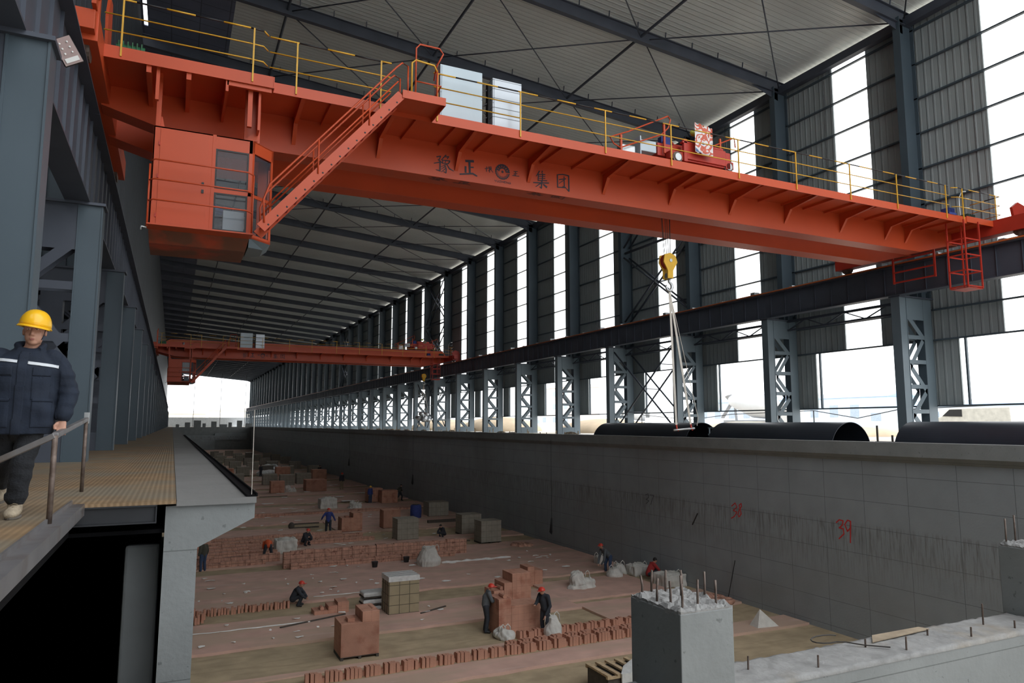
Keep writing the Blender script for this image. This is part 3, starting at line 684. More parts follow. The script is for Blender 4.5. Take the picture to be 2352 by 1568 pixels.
    b.box(X0, X0 + e, F, B, Z0, Z1); b.box(X0, X2, B - e, B, Z0, Z1 - 1.9); b.box(X0, .3, B - e, B, Z0, Z1); b.box(X1 + .25, X2, B - e, B, Z0, Z1)
    b.box(X0, .58, F, F + e, Z0, Z1)                                     # solid left part of front incl. door field
    b.box(.58, X1, F, F + e, 7.12, Z1); b.box(.58, X1, F, F + e, 6.08, 6.18); b.box(.58, X1, F, F + e, Z0, 5.20); b.box(1.32, X1, F, F + e, Z0, Z1); b.box(.52, .60, F - .004, F + e, Z0, Z1)
    def ch(z0, z1, t0=0., t1=1.):
        d = Vector((X2 - X1, YC - F, 0)); n = Vector((d.y, -d.x, 0)).normalized() * .03
        p = Vector((X1, F, 0)) + d * t0; q = Vector((X1, F, 0)) + d * t1
        b.add([(v.x, v.y, z) for v in (p, q, q - n, p - n) for z in (z0, z1)], [(0, 2, 3, 1), (2, 4, 5, 3), (4, 6, 7, 5), (6, 0, 1, 7), (1, 3, 5, 7), (0, 6, 4, 2)])
    ch(7.15, Z1); ch(Z0, 5.2); ch(6.08, 6.16); ch(Z0, Z1, 0, .1); ch(Z0, Z1, .9, 1)
    b.box(X2 - e, X2, YC, B, Z0, Z0 + .25); b.box(X2 - e, X2, YC, B, Z1 - .25, Z1); b.box(X2 - e, X2, B - .1, B, Z0, Z1)
    c = b.build('cabin', orange, CR, bevel=.006)
    b = MB(); b.add([(X0, F, Z0), (X1, F, Z0), (X1, B + .35, Z0), (X0, B + .35, Z0), (X0 + .02, F + .35, 4.84), (X1 - .05, F + .35, 4.84), (X1 - .05, B + .3, 4.84), (X0 + .02, B + .3, 4.84)], [(0, 1, 2, 3), (7, 6, 5, 4), (0, 4, 5, 1), (1, 5, 6, 2), (2, 6, 7, 3), (3, 7, 4, 0)]); b.build('cabin_floor_pan', blotch(M('rusty_pan', (.40, .06, .025), .55), (.16, .06, .035), 1.5, .35, .55), c)
    b = MB(); b.add([(X1 + .0, F + .02, Z0), (X2, YC, Z0), (X2, B, Z0), (X1, B, Z0), (X1, F + .2, 4.92), (X2 - .15, YC + .1, 4.98), (X2 - .15, B, 4.98), (X1, B, 4.92)], [(0, 1, 2, 3), (7, 6, 5, 4), (0, 4, 5, 1), (1, 5, 6, 2), (2, 6, 7, 3), (3, 7, 4, 0)]); b.build('floor_window', steel_l, c)
    b = MB(); b.box(-.56, .44, F - .012, F - .001, 5.16, 7.38); d_ = b.build('door', orange, c, bevel=.003)
    b = MB(); b.box(.33, .38, F - .04, F - .012, 6.2, 6.27); b.box(.33, .38, F - .03, F - .012, 6.02, 6.1); b.build('door_handle', black, d_)
    b = MB()
    for z in (5.35, 6.25, 7.0): b.box(-.585, -.56, F - .03, F - .001, z, z + .09)
    b.build('hinge', orange_d, d_)
    for z0, z1 in ((6.18, 7.12), (5.20, 6.08)):
        b = MB(); b.box(.60, 1.32, F + .012, F + .018, z0, z1); w = b.build('window_pane', glassm, c)
        b = MB()
        for q in ((.60, .635, z0, z1), (1.285, 1.32, z0, z1), (.635, 1.285, z0, z0 + .035), (.635, 1.285, z1 - .035, z1)): b.box(q[0], q[1], F - .003, F + .012, q[2], q[3])
        b.build('window_seal', black, w)
        d = Vector((X2 - X1, YC - F)); n = Vector((d.y, -d.x)).normalized()
        b = MB(); p = Vector((X1, F)) + d * .1 - n * .015; q = Vector((X1, F)) + d * .9 - n * .015
        b.add([(p.x, p.y, z0), (q.x, q.y, z0), (q.x, q.y, z1), (p.x, p.y, z1)], [(0, 1, 2, 3)]); b.add([(v.x - n.x * .006, v.y - n.y * .006, z) for v, z in ((p, z0), (q, z0), (q, z1), (p, z1))], [(3, 2, 1, 0)]); b.build('side_window', glassm, c)
    b = MB()
    for z in (5.62, 6.08, 6.52):
        pts = [(-.72, F - .30, z), (-.62, F - .42, z + .01), (1.28, F - .42, z - .0), (1.42, F - .30, z - .02)]
        b.tube(pts, .018, 8)
    b.tube([(-.72, F - .3, 5.05), (-.72, F - .3, 6.45)], .02, 8); b.tube([(1.42, F - .3, 5.05), (1.42, F - .3, 6.5)], .02, 8); b.build('balcony_rail', orange, c, smooth=True)
    b = MB(); b.box(X0 - .02, X1 + .04, F - .44, F, Z0 - .03, Z0); b.build('balcony_deck', orange, c)
    b = MB(); b.box(X0 - .0, X0 + .07, 16.9, 17.0, 7.9, 8.8); b.box(X0 + .02, X0 + .12, 17.5, 17.6, Z1, 8.79); b.prism([(X0 + .02, Z1), (X0 + .4, Z1), (X0 + .2, Z1 + .12), (X0 + .15, Z1 + .35), (X0 + .02, Z1 + .35)], 'y', 17.6, 17.63)
    b.build('cabin_hanger', orange, CR); b = MB(); b.box(1.22, 1.32, 16.95, 17.05, 7.65, 8.8); b.box(1.45, 1.5, 16.95, 17.4, 7.6, 8.8); b.box(1.2, 1.55, 17.4, 17.5, Z1, 8.79); b.prism([(1.2, Z1), (1.5, Z1), (1.5, Z1 + .3)], 'y', 17.3, 17.33); b.build('cabin_hanger', orange, CR)
    b = MB(); b.box(.82, 1.28, 17.5, 17.9, 5.15, 5.75); b.build('control_desk', white, c, bevel=.01)
    b = MB(); b.box(.35, .75, 18.0, 18.4, 5.5, 5.6); b.box(.35, .42, 18.0, 18.4, 5.6, 6.1); b.box(.5, .6, 18.15, 18.25, 5.15, 5.5); b.build('operator_seat', black, c, bevel=.02)
    b = MB(); b.tube([(X0 - .02, F - .3, 5.02), (X0 - .12, F - .3, 5.04), (X0 - .13, F - .3, 4.96)], .02, 8); b.build('hose_end', galv, c, smooth=True)
    # cages at the right end for reaching the runway
    b = MB(); 
    xs, ys = (27.35, 28.25), (16.9, 17.6)
    for x in xs:
        for y in ys: b.beam((x, y, 8.7), (x, y, 6.05), .05, .05)
    for i in range(4):
        z = 6.1 + i * .62
        b.beam((xs[0], ys[0], z), (xs[1], ys[0], z), .03, .05); b.beam((xs[0], ys[1], z), (xs[1], ys[1], z), .03, .05); b.beam((xs[0], ys[0], z), (xs[0], ys[1], z), .03, .05); b.beam((xs[1], ys[0], z), (xs[1], ys[1], z), .03, .05)
    b.box(xs[0], xs[1], ys[0], ys[1], 6.02, 6.05); b.build('ladder_cage', orange_d, CR)
    b = MB(); xx = 28.6; 
    for y in (19.0, 20.9): b.beam((xx, y, 8.4), (xx, y, 6.95), .07, .07)
    for z in (7.0, 7.45, 8.0): b.beam((xx, 19.0, z), (xx, 20.9, z), .05, .06)
    b.build('maintenance_frame', orange_d, CR)
    # lettering on the front girder
    YW = YF - .001; to3 = lambda u, v, e: (u, YW - e - .004, v)
    b = MB(); bf = MB()
    for a_, z_ in ((0, 16), (16, 21), (21, 33), (33, 99)):
        b = MB()
        for i, s_ in enumerate(BIG[a_:z_]): stroke(b, s_, to3, off=(i % 7) * .0008)
        b.build('lettering', ink, CR)
    for i, s_ in enumerate(BIG): stroke(bf, [(u - .12, 18.72 + (8.5 - v) * .42, w) for u, v, w in s_], lambda u, v, e: (u, v, ZB - .001 - e - .004), off=(i % 7) * .0008)
    bf.build('underside_lettering', ink_brown, CR)  # squashed dull brown copy of the letters on the girder underside
    b = MB()
    for i, s_ in enumerate(SML): stroke(b, s_, to3, off=(i % 5) * .0008)
    cx_, cz_, r_ = 8.519, 8.263, .237
    def arc(a0, a1, r0, r1, n, off, bb):
        for i in range(n):
            a, c2 = a0 + (a1 - a0) * i / n, a0 + (a1 - a0) * (i + 1) / n
            q = [(cx_ + r_ * r * math.cos(t), cz_ + r_ * r * math.sin(t)) for t, r in ((a, r0), (c2, r0), (c2, r1), (a, r1))]
            bb.add([to3(u, v, off) for u, v in q] + [to3(u, v, off + .004) for u, v in q], [(0, 1, 2, 3), (7, 6, 5, 4), (0, 4, 5, 1), (1, 5, 6, 2), (2, 6, 7, 3), (3, 7, 4, 0)])
    D = math.radians
    for i in range(7):                                   # upper half: dark ring broken by light windows
        a0 = D(-2 + i * 26); arc(a0, a0 + D(18), .42, .97, 4, 0, b); arc(a0 + D(18), a0 + D(26), .42, .55, 2, 0, b); arc(a0 + D(18), a0 + D(26), .80, .97, 2, 0, b)
    arc(D(180), D(350), .86, .97, 20, 0, b)
    for i in range(14): a = D(184 + i * 12); arc(a, a + D(5.5), .62, .86, 2, 0, b)
    for i in range(24): a = D(i * 15); arc(a, a + D(7), .97, 1.03, 1, 0, b)
    b.build('emblem', ink, CR); b = MB(); arc(0, 2 * PI, 0, .16, 12, 0, b); b.build('emblem_hub', ink, CR)
    # small latin line under the emblem, drawn as strokes
    F5 = {'Y': [[(0, 1), (.5, .5)], [(1, 1), (.5, .5), (.5, 0)]], 'U': [[(0, 1), (0, .2), (.5, 0), (1, .2), (1, 1)]], 'Z': [[(0, 1), (1, 1), (0, 0), (1, 0)]], 'H': [[(0, 0), (0, 1)], [(1, 0), (1, 1)], [(0, .5), (1, .5)]],
          'E': [[(1, 1), (0, 1), (0, 0), (1, 0)], [(0, .5), (.8, .5)]], 'N': [[(0, 0), (0, 1), (1, 0), (1, 1)]], 'G': [[(1, .9), (.4, 1), (0, .5), (.4, 0), (1, .1), (1, .5), (.6, .5)]]}
    b = MB()
    for i, chh in enumerate('YUZHENG'):
        for s_ in F5[chh]: stroke(b, [(8.262 + i * .078 + u * .055, 7.928 + v * .055 - .0006 * (i - 3) ** 2, .010) for u, v in s_], to3)
    b.build('small_lettering', ink, CR)
    return CR
BIG = [[(6.45, 8.384, 0.03), (6.57, 8.425, 0.03), (6.529, 8.308, 0.025)], [(6.497, 8.313, 0.03), (6.572, 8.262, 0.034)], [(6.376, 8.185, 0.025), (6.583, 8.254, 0.03), (6.615, 8.238, 0.021)], [(6.558, 8.239, 0.042), (6.554, 7.989, 0.038), (6.442, 8.002, 0.017)], [(6.73, 8.477, 0.039), (6.593, 8.318, 0.017)], [(6.72, 8.423, 0.026), (6.816, 8.449, 0.03), (6.77, 8.378, 0.021)], [(6.625, 8.323, 0.026), (6.637, 8.221, 0.026)], [(6.625, 8.317, 0.026), (6.85, 8.328, 0.03), (6.808, 8.238, 0.026)], [(6.736, 8.341, 0.021), (6.701, 8.231, 0.021)], [(6.626, 8.219, 0.021), (6.808, 8.234, 0.021)], [(6.775, 8.237, 0.026), (6.585, 8.108, 0.013)], [(6.701, 8.189, 0.026), (6.745, 8.06, 0.034), (6.736, 7.954, 0.03), (6.661, 7.984, 0.013)], [(6.702, 8.133, 0.026), (6.586, 8.035, 0.013)], [(6.724, 8.078, 0.026), (6.597, 7.964, 0.017)], [(6.85, 8.297, 0.026), (6.754, 8.198, 0.021)], [(6.776, 8.191, 0.026), (6.841, 8.096, 0.039), (6.971, 8.043, 0.017)], [(7.345, 8.409, 0.07), (7.581, 8.437, 0.075)], [(7.459, 8.374, 0.066), (7.473, 8.079, 0.057)], [(7.494, 8.242, 0.035), (7.582, 8.251, 0.044)], [(7.339, 8.234, 0.057), (7.341, 8.069, 0.053)], [(7.167, 7.983, 0.039), (7.561, 8.061, 0.049), (7.695, 8.007, 0.036)], [(9.759, 8.478, 0.039), (9.65, 8.306, 0.024)], [(9.722, 8.384, 0.039), (9.714, 8.172, 0.029)], [(9.856, 8.494, 0.039), (9.844, 8.436, 0.024)], [(9.722, 8.368, 0.029), (9.953, 8.397, 0.029)], [(9.722, 8.306, 0.024), (9.952, 8.337, 0.024)], [(9.722, 8.244, 0.024), (9.952, 8.27, 0.024)], [(9.714, 8.181, 0.029), (10.013, 8.212, 0.029)], [(9.868, 8.417, 0.034), (9.854, 8.193, 0.034)], [(9.553, 8.086, 0.034), (10.078, 8.148, 0.039)], [(9.842, 8.187, 0.049), (9.824, 7.955, 0.044), (9.769, 7.981, 0.019)], [(9.793, 8.095, 0.034), (9.636, 7.972, 0.024)], [(9.902, 8.078, 0.034), (10.011, 8.005, 0.063)], [(10.383, 8.457, 0.04), (10.393, 8.06, 0.04)], [(10.371, 8.455, 0.03), (10.57, 8.499, 0.035), (10.783, 8.486, 0.04), (10.791, 7.994, 0.045), (10.691, 8.07, 0.015)], [(10.444, 8.315, 0.03), (10.682, 8.373, 0.035)], [(10.62, 8.432, 0.035), (10.629, 8.106, 0.035), (10.567, 8.12, 0.015)], [(10.619, 8.33, 0.025), (10.443, 8.191, 0.02)], [(10.393, 8.065, 0.03), (10.679, 8.091, 0.035)]]
SML = [[(7.95, 8.271, 0.02), (8.052, 8.298, 0.02)], [(8.006, 8.34, 0.02), (8.003, 8.194, 0.02)], [(8.052, 8.334, 0.018), (8.153, 8.357, 0.018), (8.131, 8.3, 0.018)], [(8.07, 8.29, 0.02), (8.165, 8.288, 0.02)], [(8.097, 8.348, 0.018), (8.102, 8.177, 0.02)], [(8.131, 8.278, 0.02), (8.211, 8.2, 0.014)], [(8.059, 8.22, 0.018), (8.108, 8.264, 0.018)], [(8.147, 8.345, 0.018), (8.156, 8.282, 0.018)], [(8.891, 8.332, 0.021), (9.019, 8.348, 0.021)], [(8.954, 8.331, 0.021), (8.954, 8.211, 0.021)], [(8.961, 8.273, 0.016), (9.008, 8.28, 0.021)], [(8.907, 8.28, 0.021), (8.907, 8.208, 0.021)], [(8.844, 8.198, 0.021), (9.066, 8.21, 0.021)]]
CR1 = make_crane('large orange overhead crane with black Chinese lettering and cabin, the nearer of two')
FARY = 62.8
CR2 = dup(CR1, (0, FARY, 0), 'smaller-looking orange overhead crane far down the hall, behind the nearer crane')
# trolley and hook
def trolley(dx, dy, label):
    t = thing('crane_trolley', label, 'trolley', (16.2 + dx, 20.05 + dy, 9.1), 'crane trolleys'); X = lambda x: x + dx; Yy = lambda y: y + dy
    b = MB(); b.box(X(14.9), X(17.7), Yy(18.9), Yy(19.15), 9.14, 9.36); b.box(X(14.9), X(17.7), Yy(20.95), Yy(21.2), 9.14, 9.36); b.box(X(14.9), X(17.7), Yy(18.9), Yy(21.2), 9.36, 9.42); b.box(X(15.6), X(17.3), Yy(18.84), Yy(18.9), 9.2, 9.75)
    b.box(X(15.45), X(15.6), Yy(18.84), Yy(18.95), 9.1, 9.9); b.box(X(17.3), X(17.5), Yy(18.84), Yy(18.95), 9.1, 9.7); b.box(X(14.6), X(15.6), Yy(19.2), Yy(20.8), 9.3, 9.75); b.box(X(15.4), X(17.2), Yy(18.84), Yy(19.0), 9.75, 9.82)
    b.build('frame', orange_d, t, bevel=.01)
    for x, y in ((15.2, 18.98), (17.45, 18.98), (15.2, 21.1), (17.45, 21.1)):
        b = MB(); b.tube([(X(x), Yy(y - .1), 9.21), (X(x), Yy(y + .08), 9.21)], .2, 20); w = b.build('wheel', rustpipe, t)
        b = MB(); b.tube([(X(x), Yy(y - .14), 9.21), (X(x), Yy(y - .1), 9.21)], .13, 16); b.build('hub', galv, w)
    b = MB(); b.tube([(X(15.6), Yy(19.9), 9.85), (X(17.1), Yy(19.9), 9.85)], .28, 24); b.tube([(X(15.55), Yy(19.9), 9.85), (X(15.6), Yy(19.9), 9.85)], .36, 24); b.build('rope_drum', orange_d, t)
    b = MB(); b.tube([(X(15.2), Yy(19.4), 9.85), (X(15.2), Yy(20.1), 9.85)], .2, 14); b.box(X(15.0), X(15.4), Yy(19.5), Yy(19.7), 9.9, 10.15); b.build('hoist_motor', cloth['blue'], t)
    b = MB(); b.tube([(X(16.35), Yy(19.1), 9.95), (X(16.35), Yy(19.25), 9.95)], .22, 18); b.build('brake_disc', cloth['khaki'], t)
    b = MB(); b.box(X(13.9), X(14.55), Yy(19.2), Yy(19.5), 9.35, 9.75); b.box(X(13.85), X(13.9), Yy(19.15), Yy(19.5), 9.0, 9.85); b.build('resistor_box', white, t, bevel=.02)
    b = MB(); b.box(X(13.2), X(13.75), Yy(19.3), Yy(19.6), 9.02, 9.5); b.build('control_box', galv, t, bevel=.02)
    b = MB(); b.tube([(X(12.75), Yy(19.1), 9.35), (X(12.6), Yy(19.1), 9.55), (X(13.3), Yy(19.1), 9.85), (X(15.0), Yy(19.1), 10.72), (X(15.1), Yy(19.1), 10.6), (X(15.0), Yy(19.1), 10.3), (X(14.7), Yy(19.1), 10.0), (X(13.0), Yy(19.1), 9.25)], .025, 8, closed=True)
    b.box(X(13.0), X(13.07), Yy(19.07), Yy(19.13), 9.0, 9.7); b.box(X(14.78), X(14.85), Yy(19.07), Yy(19.13), 9.36, 10.4); b.build('guard_rail', orange, t)
    b = MB(); b.tube([(X(17.2), Yy(19.1), 9.8), (X(17.0), Yy(19.1), 10.0), (X(17.95), Yy(19.1), 10.45), (X(18.0), Yy(19.1), 10.1)], .025, 8); b.box(X(17.25), X(17.32), Yy(19.07), Yy(19.13), 9.4, 10.3); b.build('guard_rail', orange, t)
    b = MB(); b.ell((X(16.0), Yy(19.0), 10.25), (.14, .08, .12)); b.build('warning_lamp', M('lime_lamp', (.55, .6, .08), .4), t, smooth=True)
    for c in children(t):
        c.location.z += .68
    return t
TR1 = trolley(0, 0, 'red hoist trolley with guard rails and a bright sheet, on the nearer crane')
# printed sheet hung on the trolley
def printed():
    m = bpy.data.materials.new('printed_sheet'); m.use_nodes = True; nt, N, L = nodes(m); b = N['Principled BSDF']
    tc = N.new('ShaderNodeTexCoord'); n = N.new('ShaderNodeTexNoise'); n.inputs['Scale'].default_value = 3.2; n.inputs['Detail'].default_value = 1.5; L.new(tc.outputs['Object'], n.inputs['Vector'])
    r = N.new('ShaderNodeValToRGB'); r.color_ramp.interpolation = 'CONSTANT'; e = r.color_ramp.elements
    e[0].color = (.10, .18, .36, 1); e[0].position = 0; e[1].position = .36; e[1].color = (.75, .75, .75, 1)
    for p, c_ in ((.47, (.60, .12, .07, 1)), (.56, (.78, .72, .70, 1)), (.63, (.52, .14, .07, 1))): q = e.new(p); q.color = c_
    L.new(n.outputs[0], r.inputs[0]); L.new(r.outputs[0], b.inputs['Base Color']); b.inputs['Roughness'].default_value = .5; return m
b = MB(); n = 14; vs = [(15.75 + .78 * i / n, 18.62 + .02 * math.sin(i * 1.1), 11.13 - 1.05 * j / 8 - .05 * i / n * 2 + .02 * math.sin(i * 2)) for i in range(n + 1) for j in range(9)]
fs = [(i * 9 + j, (i + 1) * 9 + j, (i + 1) * 9 + j + 1, i * 9 + j + 1) for i in range(n) for j in range(8)]
b.add(vs, fs); o = b.build('printed_cloth', printed(), smooth=True, nofix=True); so = o.modifiers.new('t', 'SOLIDIFY'); so.thickness = .006
tag(o, 'red, white and blue printed sheet hung over the crane trolley', 'sheet')
TRX = 10.7
TR2 = dup(TR1, (TRX, FARY, 0), 'red hoist trolley on the far crane, near its right end')
def hook(x, y, ztop, label, zr=9.9):
    t = thing('hook_block', label, 'hook', (x, y, ztop - 1.2), 'crane hook blocks')
    for i, dx in enumerate((-.34, -.24, -.12, .05, .14, .24)):
        b = MB(); b.tube([(x + dx * 1.0, y + (i % 2) * .1, zr), (x + dx * .45, y, ztop - .25)], .011, 5); b.build('hoist_rope', rope, t, smooth=True)
    b = MB(); poly = [(-.26, -.05), (-.30, -.32), (-.18, -.52), (-.13, -.62), (-.14, -.90), (.10, -.88), (.11, -.60), (.30, -.30), (.22, -.06), (0, .03)]
    for yy in (-.16, .10): b.prism([(x + u, ztop + v) for u, v in poly], 'y', y + yy, y + yy + .06)
    b.build('side_plate', hooky, t, bevel=.015)
    b = MB(); b.tube([(x, y - .1, ztop - .25), (x, y + .1, ztop - .25)], .27, 24); b.build('sheave', orange_d, t, smooth=False)
    b = MB(); b.tube([(x, y - .18, ztop - .25), (x, y + .18, ztop - .25)], .06, 12); b.tube([(x - .1, y, ztop - .78), (x + .06, y, ztop - .78)], .09, 10); b.build('axle', galv, t)
    b = MB(); pts = [(x + .03, y, ztop - .85), (x + .03, y, ztop - 1.0)] + [(x + .02 + .13 * math.cos(a), y, ztop - 1.16 + .15 * math.sin(a)) for a in [math.radians(q) for q in (70, 30, -10, -50, -90, -130, -170, -200)]]
    b.tube(pts, [.05, .05, .05, .055, .06, .06, .055, .05, .04, .02], 10); b.build('hook', galv, t, smooth=True)
    return t
HX, HY = 15.58, 20.05
hook(HX, HY, 6.78, 'yellow hook block hanging from the nearer crane, holding beige slings', 9.75)
def band(p, q, w, up=(0, 1, 0)):
    b = MB(); b.beam(p, q, w, .012, up); return b
b = MB()
for q, w in (((HX + .22, 20.6, .62), .1), ((HX + .52, 20.9, .62), .08), ((15.62, 19.6, .62), .12), ((15.95, 19.8, .60), .10)): pass
tag_ = 'sling hanging from the hook of the nearer crane'
A0 = (HX + .03, HY, 5.50); G1 = (15.72, 20.0, .78); G2 = (16.34, 20.0, .80)
for i, (q, lab, w) in enumerate(((G1, 'left wide beige lifting ' + tag_, .085), (G2, 'right wide beige lifting ' + tag_, .085))):
    t = thing('lifting_sling', lab, 'sling', q, 'beige lifting slings')
    b = MB(); b.beam(A0, q, w, .014, (0, 1, 0)); b.build('strap', slingm, t)
    b = MB(); b.tube([q, (q[0] + .02, q[1], q[2] - .16), (q[0] + .08, q[1], q[2] - .2)], .03, 8); b.build('shackle', orange_d, t, smooth=True)
b = MB(); b.tube([A0, (16.75, 20.1, 1.05), (16.7, 20.1, .75)], .012, 6); tag(b.build('tag_line', slingm), 'thin beige cord beside the lifting slings of the nearer hook', 'cord')
# spreader beam slung under the near slings
b = MB(); b.tube([(15.6, 20.0, .60), (16.5, 20.0, .66)], .035, 8); tag(b.build('lifting_bar', galv, smooth=True), 'short bar hanging between the two sling ends above the pit', 'bar')
hook(27.3, HY + FARY, 6.9, 'small yellow hook block of the far crane, near the right wall', 9.75)
t = thing('slung_bundle', 'rough grey bundle slung in straps under the far crane hook', 'load', (27.3, HY + FARY, 1.2))
b = MB()
for i in range(14): b.ell((27.3 + random.uniform(-.6, .6), HY + FARY + random.uniform(-.4, .4), 1.7 + random.uniform(-.4, .4)), (.35, .3, .25), 10, 6)
b.build('bundle', galv, t, remesh=.07)
for dx in (-.7, -.25, .25, .7):
    b = MB(); b.beam((27.3, HY + FARY, 5.6), (27.3 + dx, HY + FARY, 1.9), .05, .02, (0, 1, 0)); b.build('strap', slingm, t)

# ---------------------------------------------------------------- pit floor: brick paving bands, rows, stacks
def band_slab(x0, x1, y0, y1, h=.10, jag=.12, m=pink):
    b = MB(); n = 24; lo = []; hi = []
    for i in range(n + 1):
        x = x0 + (x1 - x0) * i / n; lo.append((x, y0 + random.uniform(-jag, jag) * .5)); hi.append((x, y1 + random.uniform(-jag, jag) * .5))
    b.prism(lo + hi[::-1], 'z', PZ, PZ + h); return struct(b.build('floor', m))
band_slab(.3, 24.4, 22.7, 24.05); band_slab(.3, 20.5, 25.35, 25.75, .05, .1); band_slab(.3, 17.2, 29.0, 33.0); band_slab(17.2, 24.4, 26.6, 29.5); band_slab(17.2, 23, 30.2, 34.2)
band_slab(.3, 24.4, 35.4, 43.3, .1, .3); band_slab(14, 24.4, 43.3, 47.0, .08, .4); band_slab(.3, 14, 45.3, 48.4); band_slab(.3, 24.4, 49.6, 51.6); band_slab(.3, 10, 55.2, 60.5); band_slab(12, 24.4, 55.8, 66, .08, .6)
for i, (a, c) in enumerate([(63, 68.5), (70.5, 76), (79, 86), (88, 95), (98, 108), (112, 121), (126, 140), (146, 165), (172, 190), (196, 225), (230, 256)]): band_slab(.3, 24.4, a, c, .1, .5)
# single hollow bricks standing in rows
def brick_proto():
    b = MB(); b.prism([(-.15, 0), (.15, 0), (.15, .24), (.06, .29), (-.15, .29)], 'x', -.052, .052)
    b.v = [(x + 5, y + 26, z + PZ + .1) for x, y, z in b.v]
    return b.build('brick', terra, origin=(5, 26, PZ + .1))
BP = brick_proto(); tag(BP, 'upright terracotta brick in the loose notched rows near the square pillar', 'brick', 'bricks of the loose notched rows'); first = True
def place_brick(x, y, z, label=None, group=None, sc=None):
    global first
    if first: o = BP; o.location = (x, y, z); first = False
    else: o = dup(BP); o.location = (x, y, z)
    o.rotation_euler = (random.uniform(-.05, .05), 0, random.uniform(-.12, .12))
    if label: o['label'] = label; o['group'] = group
    if sc: o.scale = sc
for row, (y, xa, xb) in enumerate(((24.55, 4.3, 19.6), (25.0, 11.6, 19.0), (26.0, 12.6, 19.2))):
    x = xa; i = 0
    while x < xb:
        place_brick(x, y + random.uniform(-.03, .03) + (.12 if (i + row) % 5 == 4 else 0), PZ + .0, sc=(1.08, 1, .5 if (i + row) % 5 == 4 else 1.15 if i % 5 < 3 else 1.0))
        x += .124 if (i % 5) else .15; i += 1
x = .45; i = 0
while x < 5.2:
    place_brick(x, 34.9 + random.uniform(-.1, .1), PZ + .0, 'upright terracotta brick in the uneven row beside the crouching worker', 'bricks of the uneven row', (.9, 1, random.uniform(.8, 1.3))); x += random.uniform(.11, .17)
for i in range(14):
    place_brick(.45 + i * .09 + random.uniform(0, .03), 33.5 + random.uniform(-.3, .5), PZ + .1, 'terracotta brick in the small jumbled heap beside the concrete pier', 'bricks of the small heap', (.9, 1, random.uniform(1., 1.5)))
def low_wall(x0, x1, y, h, label, d=.35, step=.5):
    b = MB(); x = x0
    while x < x1 - .01:
        w = min(random.uniform(step * .7, step * 1.3), x1 - x); b.box(x, x + w - .012, y + random.uniform(-.05, .03), y + d + random.uniform(-.03, .05), PZ + .0, PZ + h + random.uniform(-.05, .06)); x += w
    return tag(b.build('brick_row', terra_w), label, 'brick row', 'low unfinished brick rows on the pit floor')
low_wall(6.2, 17.6, 44.1, .95, 'long low unfinished brick row behind the white bulk bag in the middle of the pit')
low_wall(6.5, 16.5, 43.3, .38, 'front step of the long low brick row behind the white bulk bag')
low_wall(.4, 6.3, 46.2, .55, 'low brick row at the feet of the bending worker in the orange vest')
low_wall(.4, 5.4, 45.5, .35, 'lowest front brick course left of the bending worker in the orange vest')
for i, (y, xa, xb, h) in enumerate(((50.2, .5, 6.8, .35), (51.6, .6, 13.5, .35), (53.0, .7, 13.0, .4), (54.4, .9, 11.8, .42), (48.9, .5, 6.5, .35))):
    low_wall(xa, xb, y, h, f'{ORD[i]} of the parallel low brick rows behind the standing bag, by distance from the wall corner' if 0 else ['second', 'third', 'fourth', 'rearmost', 'frontmost'][i] + ' parallel low brick row between the standing man and the worker in blue', .5, .9)
low_wall(.4, 9.5, 67.8, .4, 'low straight brick row behind the corbel tip, before the far stacks', .4, 2.2); low_wall(9.5, 22, 68.8, .3, 'low dim brick row in front of the two far bulk bags', .4, 2)
def heap(x, y, w, d, h, lab, m=terra_w, cat='heap', name='brick_heap', seed=0):
    b = MB(); R_ = random.Random(seed + int(x * 10))
    for i in range(7): b.ell((x + R_.uniform(-.3, .3) * w, y + R_.uniform(-.3, .3) * d, PZ + h * R_.uniform(.0, .35)), (w * R_.uniform(.2, .4), d * R_.uniform(.2, .4), h * R_.uniform(.4, .65)), 7, 5, Matrix.Rotation(R_.uniform(0, 3), 3, 'Z'))
    return tag(b.build(name, m, remesh=.05), lab, cat)
heap(17.2, 44.7, 1.3, .8, .9, 'sloping heap of broken brick at the right end of the long low brick row')
heap(22.0, 45.0, 1.9, 1.2, .45, 'flat dim heap of brick rubble before the grey pit wall')
heap(23.4, 27.2, 1.4, 1.6, .5, 'brick rubble heap against the pit wall right of the square pillar')

